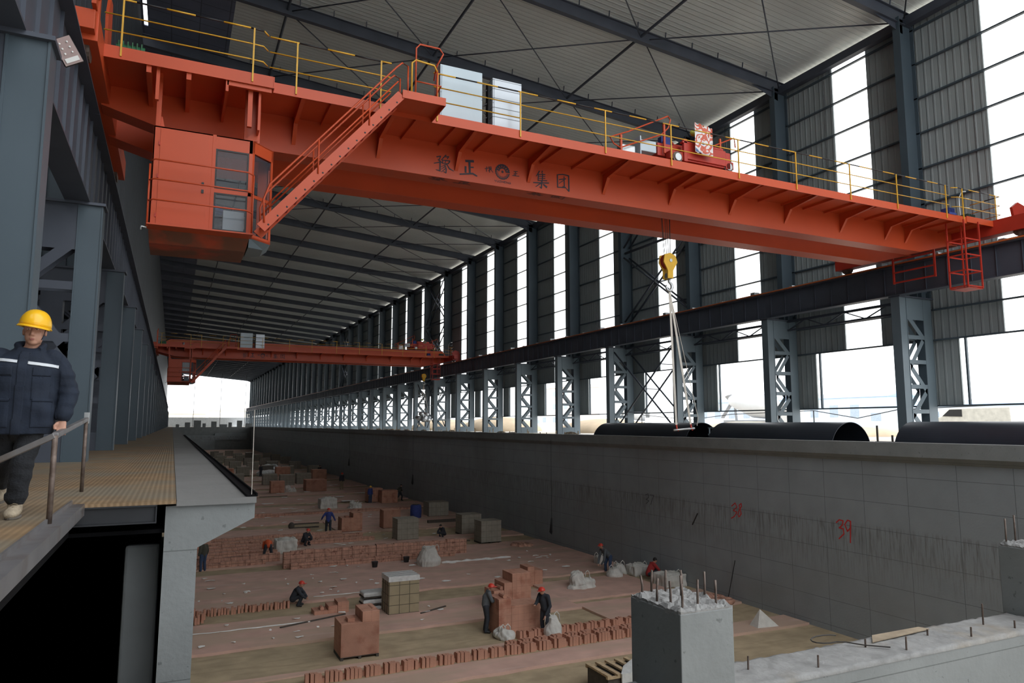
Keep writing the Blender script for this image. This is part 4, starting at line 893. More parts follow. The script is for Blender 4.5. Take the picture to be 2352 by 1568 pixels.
def stack(kind, x, y, w, h, label, d=None, group=None, z=PZ, parts=True):
    """a cube of packed bricks on its pallet; x = middle, y = front face"""
    d = d or w * .85; name = {'y': 'brick_pack', 'g': 'brick_pack', 'p': 'brick_stack', 's': 'brick_stack'}[kind]
    m = {'y': wrapy, 'g': wrapg, 'p': terra_g, 's': terra_g}[kind]
    t = thing(name, label, 'brick stack', (x, y + d / 2, z), group)
    b = MB(); x0 = x - w / 2
    for i in range(3): b.box(x0 + i * (w - .1) / 2, x0 + i * (w - .1) / 2 + .1, y, y + d, z, z + .09)
    for i in range(5): b.box(x0, x0 + w, y + i * (d - .1) / 4, y + i * (d - .1) / 4 + .1, z + .09, z + .11)
    b.build('pallet', darkw, t)
    b = MB(); z0 = z + .11
    if kind in 'yg': b.box(x0 + .01, x0 + w - .01, y + .01, y + d - .01, z0, z + h)
    elif kind == 'p':
        b.box(x0, x0 + w, y, y + d, z0, z + h * .78)
        b.box(x0 + w * .55, x0 + w, y + .02, y + d, z + h * .78, z + h); b.box(x0 + w * .2, x0 + w * .38, y + .2, y + d * .5, z + h * .78, z + h * .86)
        b.tube([(x0 + w * .9, y + .3, z + h * .95), (x0 + w * .9, y + d * .8, z + h * .95)], .12, 10)
    else: b.box(x0, x0 + w, y, y + d, z0, z + h)
    b.build('brick_block', m, t, bevel=.015 if kind in 'ps' else .01)
    if kind in 'yg':
        b = MB(); b.box(x0 - .005, x0 + w + .005, y - .005, y + d + .005, z + h - .17 * (kind == 'y') - .03, z + h + .015); b.build('plastic_cover', film if kind == 'y' else wrapg, t, bevel=.01)
        if kind == 'y':
            for q in (.22, .5, .78):
                b = MB(); b.box(x0 - .004 + 0, x0 + w + .004, y + d * q - .012, y + d * q + .012, z + .1, z + h + .02); b.build('strap', black, t)
    return t
stack('y', 9.56, 31.3, 1.40, 1.66, 'tall tan strapped brick pack with a plastic cover, standing free in mid pit')
stack('p', 6.45, 26.35, 1.38, 1.60, 'terracotta brick stack with a notched top, lowest and nearest in the pit')
stack('g', 15.7, 50.7, 1.6, 1.55, 'pale grey brick pack right of centre, in front of the blue barrel')
stack('g', 20.9, 51.4, 1.6, 1.5, 'dim grey brick pack, the left one of two near the pit wall')
stack('g', 20.65, 47.1, 1.55, 1.55, 'grey brick pack, the right one of two near the pit wall')
stack('p', 12.95, 56.4, 1.6, 1.45, 'terracotta brick stack right behind the worker in blue')
stack('s', 16.25, 56.85, 1.4, 1.5, 'plain terracotta brick stack between the blue-clad worker and the blue barrel')
# tall stepped pair by the two workers
def steps(prof, x, y, d, label, z=PZ):
    t = thing('brick_stack', label, 'brick stack', (x, y + d / 2, z)); b = MB()
    for (u0, u1, h) in prof: b.box(x + u0, x + u1 - .006, y + random.uniform(0, .02), y + d, z, z + h)
    b.build('brick_block', terra_g, t, bevel=.015)
    b = MB(); b.tube([(x + prof[0][1] * .6, y + .15, z + prof[0][2] + .06), (x + prof[0][1] * .6, y + d * .6, z + prof[0][2] + .06)], .09, 8); b.build('loose_brick', terra, t); return t
steps([(0, .55, 1.42), (.55, 1.85, 1.12)], 12.0, 26.6, 1.0, 'stepped terracotta brick stack between the two workers in red helmets')
steps([(-.35, .15, .95), (.15, .55, 1.25), (.55, 1.5, 1.62)], 13.6, 29.9, 1.1, 'tallest terracotta brick stack, right behind the two workers in red helmets')
steps([(0, .5, .55), (.5, .8, .78), (.8, 1.2, 1.0), (1.2, 1.7, .8)], 16.1, 33.9, .9, 'low stepped terracotta stack to the right of the tallest stack')
steps([(0, .6, .25), (.6, 1.0, .42), (1.0, 1.5, .55)], 5.95, 32.6, .8, 'small half-empty pallet of terracotta bricks left of the tan strapped pack')
# far stacks
rs = random.Random(11)
FS = [('s', 11.85, 91.2, 1.6, 1.5), ('s', 16.5, 91.6, 2.5, 1.5), ('s', 21.1, 74.8, 1.7, 1.4), ('s', 20.0, 76.5, 1.6, 1.5), ('s', 20.6, 112, 2.1, 1.5), ('g', 12.5, 104, 1.9, 1.5), ('g', 14.5, 102, 1.9, 1.5), ('g', 17.0, 104, 2.0, 1.5), ('s', 4.5, 92, 1.5, 1.2), ('g', 8.2, 106, 2.2, 1.5), ('s', 8, 120, 2, 1.5), ('s', 16.5, 121, 2.2, 1.5)]
for i, (k, x, y, w, h) in enumerate(FS):
    stack(k, x, y, w, h, ['free terracotta stack just right of the corbel tip', 'wide terracotta stack behind the crumpled plastic in the far pit', 'dim terracotta stack beside the man standing at the far pit wall', 'dim terracotta stack beside the man in blue by the far pit wall', 'rounded dim stack below the small dark figure at the wall', 'grey pack in the far row, behind the free terracotta stack, left end', 'grey pack in the far row, second from its left end', 'grey pack with pale covering at the right of the far row', 'terracotta stack half hidden behind the corbel tip', 'grey pack hidden partly by the corbel edge in the far row', 'terracotta stack behind the corbel edge, beyond the grey packs', 'terracotta stack beyond the grey far row'][i], group='stacks in the far pit')
for i in range(34):
    y = 127 + (i // 6) * 15 + rs.uniform(-3, 3); x = 3.5 + (i % 6) * 3.6 + rs.uniform(-.7, .7); stack('s' if rs.random() < .6 else 'g', x, y, 2.0, rs.uniform(1.2, 1.8), 'tiny blurred brick stack at the far end of the pit', group='tiny stacks at the end of the pit') if i == 0 else None
    if i == 0: TS = [o for o in bpy.data.objects if o.name.startswith('brick_') and o.get('group') == 'tiny stacks at the end of the pit'][0]
    else: dup(TS).location = (x, y, PZ)

# bulk bags, film, scraps
def bag(x, y, w, h, label, kind='full', m=bagm):
    R_ = random.Random(int(x * 7 + y)); t = thing('bulk_bag', label, 'bag', (x, y + w / 2, PZ), 'white bulk bags in the pit'); b = MB()
    if kind == 'full': b.loft([((x, y + w / 2, PZ), w * .50, w * .5), ((x, y + w / 2, PZ + h * .3), w * .52, w * .52), ((x, y + w / 2, PZ + h * .6), w * .40, w * .4), ((x, y + w / 2, PZ + h * .82), w * .26, w * .3), ((x, y + w / 2, PZ + h * .9), w * .3, w * .3)])
    elif kind == 'box': b.box(x - w / 2, x + w / 2, y, y + w * .9, PZ, PZ + h * .86); b.ell((x, y + w * .45, PZ + h * .85), (w * .42, w * .38, h * .13))
    else:
        b.ell((x, y + .5, PZ + .1), (w * .5, .55, .22)); b.ell((x - w * .12, y + .5, PZ + h * .4), (w * .24, .4, h * .42)); b.ell((x + w * .2, y + .5, PZ + h * .25), (w * .28, .35, h * .3))
    o = b.build('bag_body', m, t, remesh=.035)
    sc = 3.2
    nr = [v.normal.copy() for v in o.data.vertices]
    for v, vn in zip(o.data.vertices, nr):
        n = noise.noise(v.co * sc + Vector((x, y, 0))) * .09 + abs(noise.noise(Vector((v.co.x * 7, v.co.y * 7, v.co.z * 2)))) * .06; v.co += vn * n * (1.6 if kind == 'fallen' else .8)
    for s_ in (-1, 1):
        b = MB(); zt = PZ + h * (.86 if kind != 'fallen' else .72); xx = x + s_ * w * (.3 if kind != 'fallen' else .16)
        b.tube([(xx - .14, y + .35, zt - .15), (xx - .1, y + .35, zt + .12), (xx + .02, y + .35, zt + .2), (xx + .12, y + .35, zt + .08), (xx + .14, y + .35, zt - .18)], .022, 6); b.build('handle_loop', m, t, smooth=True)
    return t
bag(14.05, 40.6, 1.3, 1.25, 'white knotted bulk bag standing in mid pit, before the long low brick row')
bag(7.1, 49.2, 1.3, .95, 'square white bulk bag beside the bending worker in the orange vest', 'box')
bag(14.3, 72.4, 1.6, 1.2, 'tall pale bulk bag behind the worker in blue', 'box'); bag(16.7, 71.3, 1.4, 1.0, 'crumpled pale bulk bag further right behind the worker in blue', 'fallen')
bag(19.2, 31.9, 1.75, 1.0, 'collapsed open bulk bag lying right of the low stepped stack', 'fallen')
bag(13.4, 92, 1.7, 1.0, 'crumpled pale bag before the wide terracotta stack, far pit', 'fallen'); bag(23.4, 37.1, .5, .6, 'small pale sack leaning near the pit wall, left of the stooping man', 'box')
bag(22.2, 33.5, .8, .6, 'round pale sack at the feet of the stooping man', 'full'); bag(23.0, 34.3, .75, .6, 'second round pale sack beside the stooping man', 'full'); bag(23.9, 33.6, 1.1, .6, 'wide pale sack by the wall, right of the stooping man', 'box'); bag(23.8, 30.6, 1.3, .7, 'long grey sack behind the pillar rebar near the wall', 'box')
b = MB(); b.add([(21.8, 22.9, PZ), (22.95, 22.75, PZ), (22.7, 23.6, PZ), (21.85, 23.5, PZ), (22.15, 23.1, PZ + .78)], [(0, 1, 4), (1, 2, 4), (2, 3, 4), (3, 0, 4), (3, 2, 1, 0)]); tag(b.build('propped_sheet', bagm), 'pale tent-shaped sheet on the sand right of the square pillar', 'sheet')
# film-wrapped pack by the tan pack
t = thing('wrapped_pack', 'pallet loosely wrapped in milky plastic left of the tan strapped pack', 'pack', (8.75, 32.9, PZ))
for i in range(3):
    b = MB(); b.box(8.05, 9.25, 32.5 - 0, 33.3, PZ + .05 + i * .3, PZ + .24 + i * .3); b.build('bundle', film, t, remesh=.05)
    b = MB(); b.box(8.05, 9.2, 32.45, 33.3, PZ + .0 + i * .3, PZ + .05 + i * .3); b.build('slat', darkw, t)
t = thing('barrel', 'blue plastic barrel behind the pale grey brick pack', 'barrel', (20.0, 62.4, PZ)); b = MB(); b.tube([(20, 62.4, PZ), (20, 62.4, PZ + .1), (20, 62.4, PZ + .6), (20, 62.4, PZ + 1.1), (20, 62.4, PZ + 1.2)], [.42, .48, .5, .48, .4], 20); b.build('barrel_body', cloth['blue'], t, smooth=True)
b = MB(); b.tube([(20, 62.4, PZ + 1.2), (20, 62.4, PZ + 1.24)], .3, 16); b.build('lid', black, t)
stack('g', 22.2, 62.5, 1.9, 1.3, 'dim wrapped pack just right of the blue barrel')
b = MB(); b.beam((19.8, 44.5 + 14, PZ + .15), (22.5, 58.5, PZ + .15), .3, .3); tag(b.build('timber_bundle', darkw), 'dark timber bundle under the wrapped pack by the blue barrel', 'timber')
t = thing('trestle', 'low dark trestle with two rails left of the worker in blue', 'trestle', (10, 60, PZ))
for z in (.12, .42): b = MB(); b.beam((8.9, 60, PZ + z), (11.1, 60, PZ + z), .1, .1); b.build('rail', darkw, t)
b = MB(); b.ell((8.95, 60, PZ + .3), (.25, .2, .28)); b.build('weight', darkw, t, smooth=True)
for (x0, y0, x1, y1, lab, m_) in ((4.35, 31.2, 7.2, 32.2, 'long thin board on the sand below the crouching worker', darkw), (16.2, 48.0, 19.5, 48.3, 'dark bar lying behind the long low brick row', darkw), (9.3, 30.0 + 57, 12.4, 87, 'dark bar on the sand in the far pit', darkw), (10.2, 30.9, 11.6, 31.6, 'short dark board right behind the nearest stack', darkw)):
    b = MB(); b.beam((x0, y0, PZ + .12), (x1, y1, PZ + .12), .07, .06); tag(b.build('board', m_), lab, 'board')
b = MB(); b.loft([((11.0, 31.5, PZ + .1), .13, .13), ((11.0, 31.5, PZ + .38), .17, .17)]); 
for x, y in ((13.1, 42.6), (11.0, 41.9)):
    b = MB(); b.loft([((x, y, PZ + .1), .14, .14), ((x, y, PZ + .42), .19, .19)]); tag(b.build('bucket', black), 'dark bucket left of the knotted bulk bag, ' + ('nearer to it' if x > 12 else 'further from it'), 'bucket')
# wet hanging rags on cords along the wall
for i, (y, z0) in enumerate(((76.5, -5.6), (44.6, -6.6), (108, -5.2))):
    b = MB(); b.tube([(24.1, y, z0 + 1.0), (24.1, y, z0 + .9), (24.1, y + .1, z0), (24.1, y, z0 - .15)], [.012, .05, .12, .02], 6); b.tube([(24.1, y, -.3), (24.1, y, z0 + .95)], .012, 5)
    tag(b.build('hanging_rag', black, smooth=True), f'dark rag on a cord down the pit wall, {("behind the man standing at the wall", "nearest to the camera", "furthest away")[i]}', 'rag')
for i, (y, x, l) in enumerate(((27.3, 24.2, 1.9), (29.9, 24.35, .6))):
    b = MB(); b.tube([(x, y, PZ + (0 if i == 0 else 3.2)), (24.42, y - .35, PZ + l + (0 if i == 0 else 3.2))], .02 if i == 0 else .03, 6); tag(b.build('iron_rod', black), ('thin dark rod leaning on the pit wall right of the square pillar', 'short dark rod stuck to the pit wall above the square pillar')[i], 'rod')
# scraps of paper and film: uncountable litter
b = MB(); R_ = random.Random(5)
def scrap(x, y, w, d, z=PZ + .115):
    a = R_.uniform(-.3, .3); n = 6; pts = [(x + w * .5 * math.cos(t + a) * R_.uniform(.6, 1.1), y + d * .5 * math.sin(t) * R_.uniform(.5, 1.1), z + R_.uniform(0, .05)) for t in [2 * PI * i / n for i in range(n)]]
    b.add(pts + [(p[0], p[1], p[2] + .02) for p in pts], [tuple(range(n)), tuple(reversed(range(n, 2 * n)))] + [(i, i + n, (i + 1) % n + n, (i + 1) % n) for i in range(n)])
for i in range(60): scrap(R_.uniform(.8, 22), R_.uniform(35.8, 43), R_.uniform(.1, .7), R_.uniform(.06, .35))
for i in range(22): scrap(R_.uniform(.8, 15), R_.uniform(29.4, 32.8), R_.uniform(.1, .4), R_.uniform(.04, .25))
for i in range(60): scrap(R_.uniform(.8, 22), R_.uniform(46, 75), R_.uniform(.2, .9), R_.uniform(.1, .4))
for i in range(170): scrap(R_.uniform(2, 23), R_.uniform(76, 200), R_.uniform(.4, 2.2), R_.uniform(.3, 1.2))
tag(b.build('litter', paper), 'white scraps of paper and plastic scattered over the brick floor of the pit', 'litter', kind='stuff')
for i, (x0, x1, y, lab) in enumerate(((.7, 5.6, 31.6, 'long white string line on the brick floor behind the nearest stack'), (6.5, 9.2, 35.9, 'white strip lying before the tan strapped pack'), (14.9, 19.4, 41.3, 'crumpled film strip right of the knotted bulk bag'), (2.8, 8.3, 55.3, 'ragged white film strip behind the parallel brick rows'))):
    b = MB(); n = 14; b.tube([(x0 + (x1 - x0) * j / n, y + R_.uniform(-.05, .05), PZ + .13) for j in range(n + 1)], [R_.uniform(.015, .03) if i < 2 else R_.uniform(.03, .13) for j in range(n + 1)], 6)
    tag(b.build('film_strip', paper, smooth=True), lab, 'strip')
# far tangle of scrap
for i, (x, y, w, lab) in enumerate(((13.5, 125, 4.5, 'grey tangle of crumpled film and scrap at the far pit, left of the wall'), (16.8, 140, 4, 'second grey tangle of scrap, higher up the far pit'), (5.5, 150, 4, 'pale scrap heap in the far pit beside the left wall'))):
    o = heap(x, y, w, 2.5, 1.3, lab, film if i != 1 else galv, 'scrap heap', 'scrap_heap', i)
# pallet with cloth at the bottom edge
t = thing('timber_pallet', 'wooden pallet of slats at the bottom edge, left of the square pillar', 'pallet', (12.9, 20.1, PZ))
b = MB(); b.box(12.35, 13.9, 19.3, 20.5, PZ, PZ + .62); b.build('load', darkw, t)
for i in range(5): b = MB(); b.box(12.3 + i * .36, 12.44 + i * .36, 19.25, 20.55, PZ + .66, PZ + .72); b.build('slat', wood, t)
for y in (19.25, 20.45): b = MB(); b.box(12.3, 13.9, y, y + .1, PZ + .60, PZ + .66); b.build('cross_board', wood, t)
b = MB(); b.add([(12.75, 19.2, PZ + .74), (13.9, 19.15, PZ + .74), (13.9, 20.2, PZ + .78), (13.2, 19.75, PZ + .75), (12.75, 19.2, PZ + .725), (13.9, 19.15, PZ + .725), (13.9, 20.2, PZ + .76), (13.2, 19.75, PZ + .735)], [(0, 1, 2, 3), (7, 6, 5, 4), (0, 4, 5, 1), (1, 5, 6, 2), (2, 6, 7, 3), (3, 7, 4, 0)]); b.box(12.76, 13.9, 19.15, 19.2, PZ + .3, PZ + .74); tag(b.build('white_sheet', film), 'pale sheet draped over the wooden pallet at the bottom edge', 'sheet')

# ---------------------------------------------------------------- on the right bank: pipes, stakes, yard
def pipe(y0, y1, lab, R_=1.02, x=26.35):
    t = thing('steel_pipe', lab, 'pipe', (x, (y0 + y1) / 2, -.13), 'large steel pipes behind the pit wall'); zc = R_ - .12
    zc = .9 - R_; b = MB(); n = 72; vs = []
    for y, r in ((y0, R_), (y1, R_), (y1, R_ - .02), (y0, R_ - .02)):
        vs += [(x + r * math.cos(2 * PI * k / n), y, zc + r * math.sin(2 * PI * k / n)) for k in range(n)]
    b.add(vs, [(i * n + k, i * n + (k + 1) % n, ((i + 1) % 4) * n + (k + 1) % n, ((i + 1) % 4) * n + k) for i in range(4) for k in range(n)]); b.build('shell', pipem, t, smooth=False)
    b = MB(); b.tube([(x, y0 + 2.5, zc), (x, y0 + 2.55, zc)], R_ - .025, 72); b.build('end_cap', pipem, t); return t
pipe(21.8, 29.6, 'large dark steel pipe on the right bank, the middle one with its round end showing', 1.21, 26.45)
pipe(31.4, 40.9, 'large dark steel pipe on the right bank, the furthest, under the lifting slings', 1.21, 26.45)
pipe(10.4, 18.9, 'large dark steel pipe on the right bank, the nearest, cut by the right edge', 1.21, 26.45)
R_ = random.Random(21)
t0 = None
for i in range(46):
    y = 43 + i * 1.35 + R_.uniform(-.4, .4); x = R_.uniform(24.95, 25.3)
    if t0 is None: b = MB(); b.beam((x, y, -1.5), (x + .02, y, .36), .05, .05); t0 = b.build('timber_stake', wood, origin=(x, y, -1.5)); tag(t0, 'short timber stake poking up behind the pit wall beyond the furthest pipe', 'stake', 'stakes along the right bank')
    else: o = dup(t0); o.location = (x, y, -1.5); o.scale = (1, 1, R_.uniform(.92, 1.08))
b = MB()
for i in range(60): y = 42.5 + i * 1.6; b.ell((R_.uniform(25.1, 25.9), y, -.05 + R_.uniform(-.1, .12)), (.35, .9, R_.uniform(.1, .26)), 8, 5)
tag(b.build('rubble', blotch(M('tan_rubble', (.42, .34, .25), .9, 0, .3, 3), (.1, .09, .08), 1.5, .5, .6)), 'tan rubble and debris heaped along the bank behind the pit wall', 'rubble', kind='stuff')
for i, (y, lab) in enumerate(((31.0, 'left white barrier frame between the two further pipes'), (20.4, 'dark steel trestle between the two nearer pipes'))):
    t = thing('barrier_frame', lab, 'barrier', (27.2, y, -1.5)); mm = white if i == 0 else darkw
    for yy in (y - .7, y, y + .7): b = MB(); b.beam((27.2, yy, -1.5), (27.2, yy, .75 if i == 0 else .35 if yy != y + .7 else .75), .06, .06); b.build('post', mm, t)
    for z in ((.25, .62) if i == 0 else (.05,)): b = MB(); b.beam((27.2, y - .8, z), (27.2, y + .8, z), .05, .07); b.build('rail', mm, t)
# yard beyond the right wall
def mixer(x, y, z, lab):
    t = thing('mixer_truck', lab, 'truck', (x, y, z)); wm = M('mixer_white', (.70, .72, .74), .4, 0, .04, 1); gm = M('mixer_grey', (.35, .36, .38), .5, 0, .1, 1)
    b = MB(); P = [(x, y + 5.2, z + 3.7), (x, y + 4.2, z + 3.5), (x, y + 1.5, z + 3.0), (x, y - .8, z + 2.7), (x, y - 1.7, z + 2.6)]; b.tube(P, [.7, .95, 1.45, 1.3, .7], 24); b.build('drum', wm, t, smooth=True)
    b = MB(); b.tube([(x, y + 5.4, z + 4.2), (x, y + 5.2, z + 3.4)], [.75, .25], 16); b.beam((x, y + 5.5, z + 3.2), (x, y + 7.0, z + 1.6), .5, .1); b.build('chute', gm, t)
    b = MB(); b.box(x - 1.1, x + 1.1, y - 2.5, y + 5.6, z + 1.0, z + 1.3); b.beam((x, y + 4.6, z + 1.2), (x, y + 4.9, z + 3.4), .2, .2); b.build('chassis', gm, t)
    b = MB(); b.prism([(y - 4.4, z + .7), (y - 2.5, z + .7), (y - 2.5, z + 3.1), (y - 4.0, z + 3.1), (y - 4.4, z + 2.0)], 'x', x - 1.2, x + 1.2); c = b.build('cab', wm, t, bevel=.08)
    b = MB(); b.box(x - 1.22, x - 1.2, y - 3.9, y - 2.8, z + 2.0, z + 2.8); b.build('cab_window', glassm, c)
    for yy in (y - 3.4, y + 1.2, y + 2.6, y + 4.0): 
        for sx in (-1, 1): b = MB(); b.tube([(x + sx * .95, yy, z + .52), (x + sx * 1.25, yy, z + .52)], .52, 18); b.build('wheel', black, t)
    return t
mixer(60, 60.5, 0, 'pale concrete mixer truck in the yard, its drum seen through the wall opening')
mixer(75, 105, 0, 'further vehicle with a mixer drum seen small through the braced bay')
def yard_building(x, y0, y1, z, lab, col, floors=1, roofc=None, w=12):
    t = thing('yard_building', lab, 'building', (x, (y0 + y1) / 2, 0), 'pale buildings beyond the hall')
    wm = M('yard_wall', col, .7, 0, .04, .3); b = MB(); b.box(x, x + w, y0, y1, 0, z); b.build('walls', wm, t)
    b = MB(); b.prism([(x - .4, z), (x + w + .4, z), (x + w / 2, z + 1.5)], 'y', y0 - .4, y1 + .4); b.build('roof', M('yard_roof', roofc or col, .6), t)
    n = max(2, int((y1 - y0) / 7)); 
    for f in range(floors):
        for i in range(n): yy = y0 + (i + .5) * (y1 - y0) / n; b = MB(); b.box(x - .08, x - .01, yy - 1.4, yy + 1.4, z * (f + .35) / floors, z * (f + .75) / floors); b.build('window', M('pane_blue', (.35, .42, .5), .3) if i == 0 and f == 0 else bpy.data.materials['pane_blue'], t)
    return t
yard_building(160, 60, 128, 5.0, 'long low building with a blue roof beyond the yard, right', (.62, .70, .78), 1, (.30, .45, .68))
yard_building(175, 132, 210, 8.5, 'long pale blue building beyond the yard, behind the mixer truck', (.55, .66, .80), 1, (.34, .50, .74))
yard_building(130, 225, 250, 14.5, 'boxy pale building with three window rows, left part of the yard', (.72, .66, .62), 3)
yard_building(150, 285, 300, 16, 'tall pale building furthest left beyond the wall openings', (.66, .68, .72), 4)
t = thing('parked_van', 'pale van parked in the yard behind the nearest pipe', 'van', (56, 34.5, 0)); vm = M('van_cream', (.62, .60, .54), .45)
b = MB(); b.prism([(31.6, .35), (37.6, .35), (37.7, 1.2), (36.9, 1.45), (36.2, 2.05), (31.7, 2.1)], 'x', 55, 57); b.build('body', vm, t, bevel=.08)
b = MB(); b.prism([(36.75, 1.45), (36.15, 1.95), (35.2, 1.95), (35.2, 1.4)], 'x', 54.96, 55.0); b.build('side_window', black, t)
for y in (32.6, 36.5): 
    for x in (55.1, 56.9): b = MB(); b.tube([(x - .12, y, .36), (x + .12, y, .36)], .36, 16); b.build('wheel', black, t)
for i, (x, y, w, d, h, lab) in enumerate(((44, 36, 5, 3.5, .75, 'low mound of sand in the yard between the two nearer pipes'), (52, 55, 6, 5, 1.2, 'mound of pale sand in the yard under the mixer truck'), (40, 62, 5, 6, 1.5, 'pale sand mound in the yard left of the slings'), (38, 84, 5, 7, 1.9, 'tan mound in the yard behind the braced bay'), (39, 108, 5, 9, 1.8, 'far tan mound in the yard left of the braced bay'))):
    b = MB(); b.ell((x, y, -.1), (w, d, h), 24, 12)
    o = b.build('sand_mound', M('yard_sand', (.55, .43, .30), .95, 0, .15, .6) if i == 0 else bpy.data.materials['yard_sand'], smooth=True); tag(o, lab, 'sand')
b = MB(); b.tube([(40, 21, 1.9), (40, 29.5, 1.7), (40, 32.4, 1.2), (40, 35.9, 1.75), (40, 44, 1.6), (40, 49, 1.2), (40, 56, 1.7)], .03, 6)
for y, z in ((29.4, 1.7), (35.9, 1.75), (56, 1.7)): b.tube([(40, y, -.1), (40, y, z)], .04, 6)
tag(b.build('cable_fence', black, smooth=True), 'sagging dark cable on thin posts in the yard behind the pipes', 'cable')
# beyond the open far end
for i, (x0, x1, y, z, c_, lab) in enumerate(((-8, 16, 420, 6.5, (.74, .70, .60), 'yellowish building beyond the open far end of the hall, left'), (18, 40, 430, 8.5, (.74, .71, .64), 'pale building beyond the open far end of the hall, right'))):
    t = thing('far_building', lab, 'building', ((x0 + x1) / 2, y, 0)); b = MB(); b.box(x0, x1, y, y + 10, 0, z); b.build('walls', M('far_wall', c_, .8, 0, .1, .2), t)
    b = MB(); b.prism([(x0 - .5, z), (x1 + .5, z), (x1 - 3, z + 1.6), (x0 + 4, z + 1.2)], 'y', y - .5, y + 10); b.build('roof', M('far_roof', (.68, .66, .62), .8), t)
b = MB(); b.box(-6, 44, 352, 353, -.1, 4.0); tag(b.build('boundary_wall', M('grey_fence', (.42, .44, .45), .8)), 'grey boundary wall across the open far end of the hall', 'wall')
for i in range(9):
    x = 1 + i * 2.7; b = MB(); w = 1.0 + (i % 3) * .6; b.box(x, x + w, 260.8, 262.3, -.03, .9 + (i * 7 % 5) * .32); tag(b.build('concrete_block', conc_l), f'{ORD[i]} pale block from the left on top of the far pit wall', 'block', 'blocks on the far pit wall')
for i, x in enumerate((7.0, 16.5, 25.5)):
    b = MB(); b.tube([(x, 300, 0), (x + .1, 300, 20.5)], .08, 6); tag(b.build('thin_mast', black), f'{("left", "middle", "right")[i]} thin dark mast standing in the open far end of the hall', 'mast')
b = MB(); b.tube([(.83, 8.5, .02), (.825, 8.5, .95)], .004, 6); tag(b.build('thin_rod', slingm), 'thin pale rod standing at the tip of the concrete slab', 'rod')
b = MB(); b.prism([(.77, .0), (.89, .0), (.89, .035), (.875, .035), (.87, .012), (.785, .012), (.78, .03), (.77, .03)], 'y', 8.45, 60); tag(b.build('drain_channel', shade_channel_black), 'narrow dark channel along the edge of the pale concrete slab', 'channel')

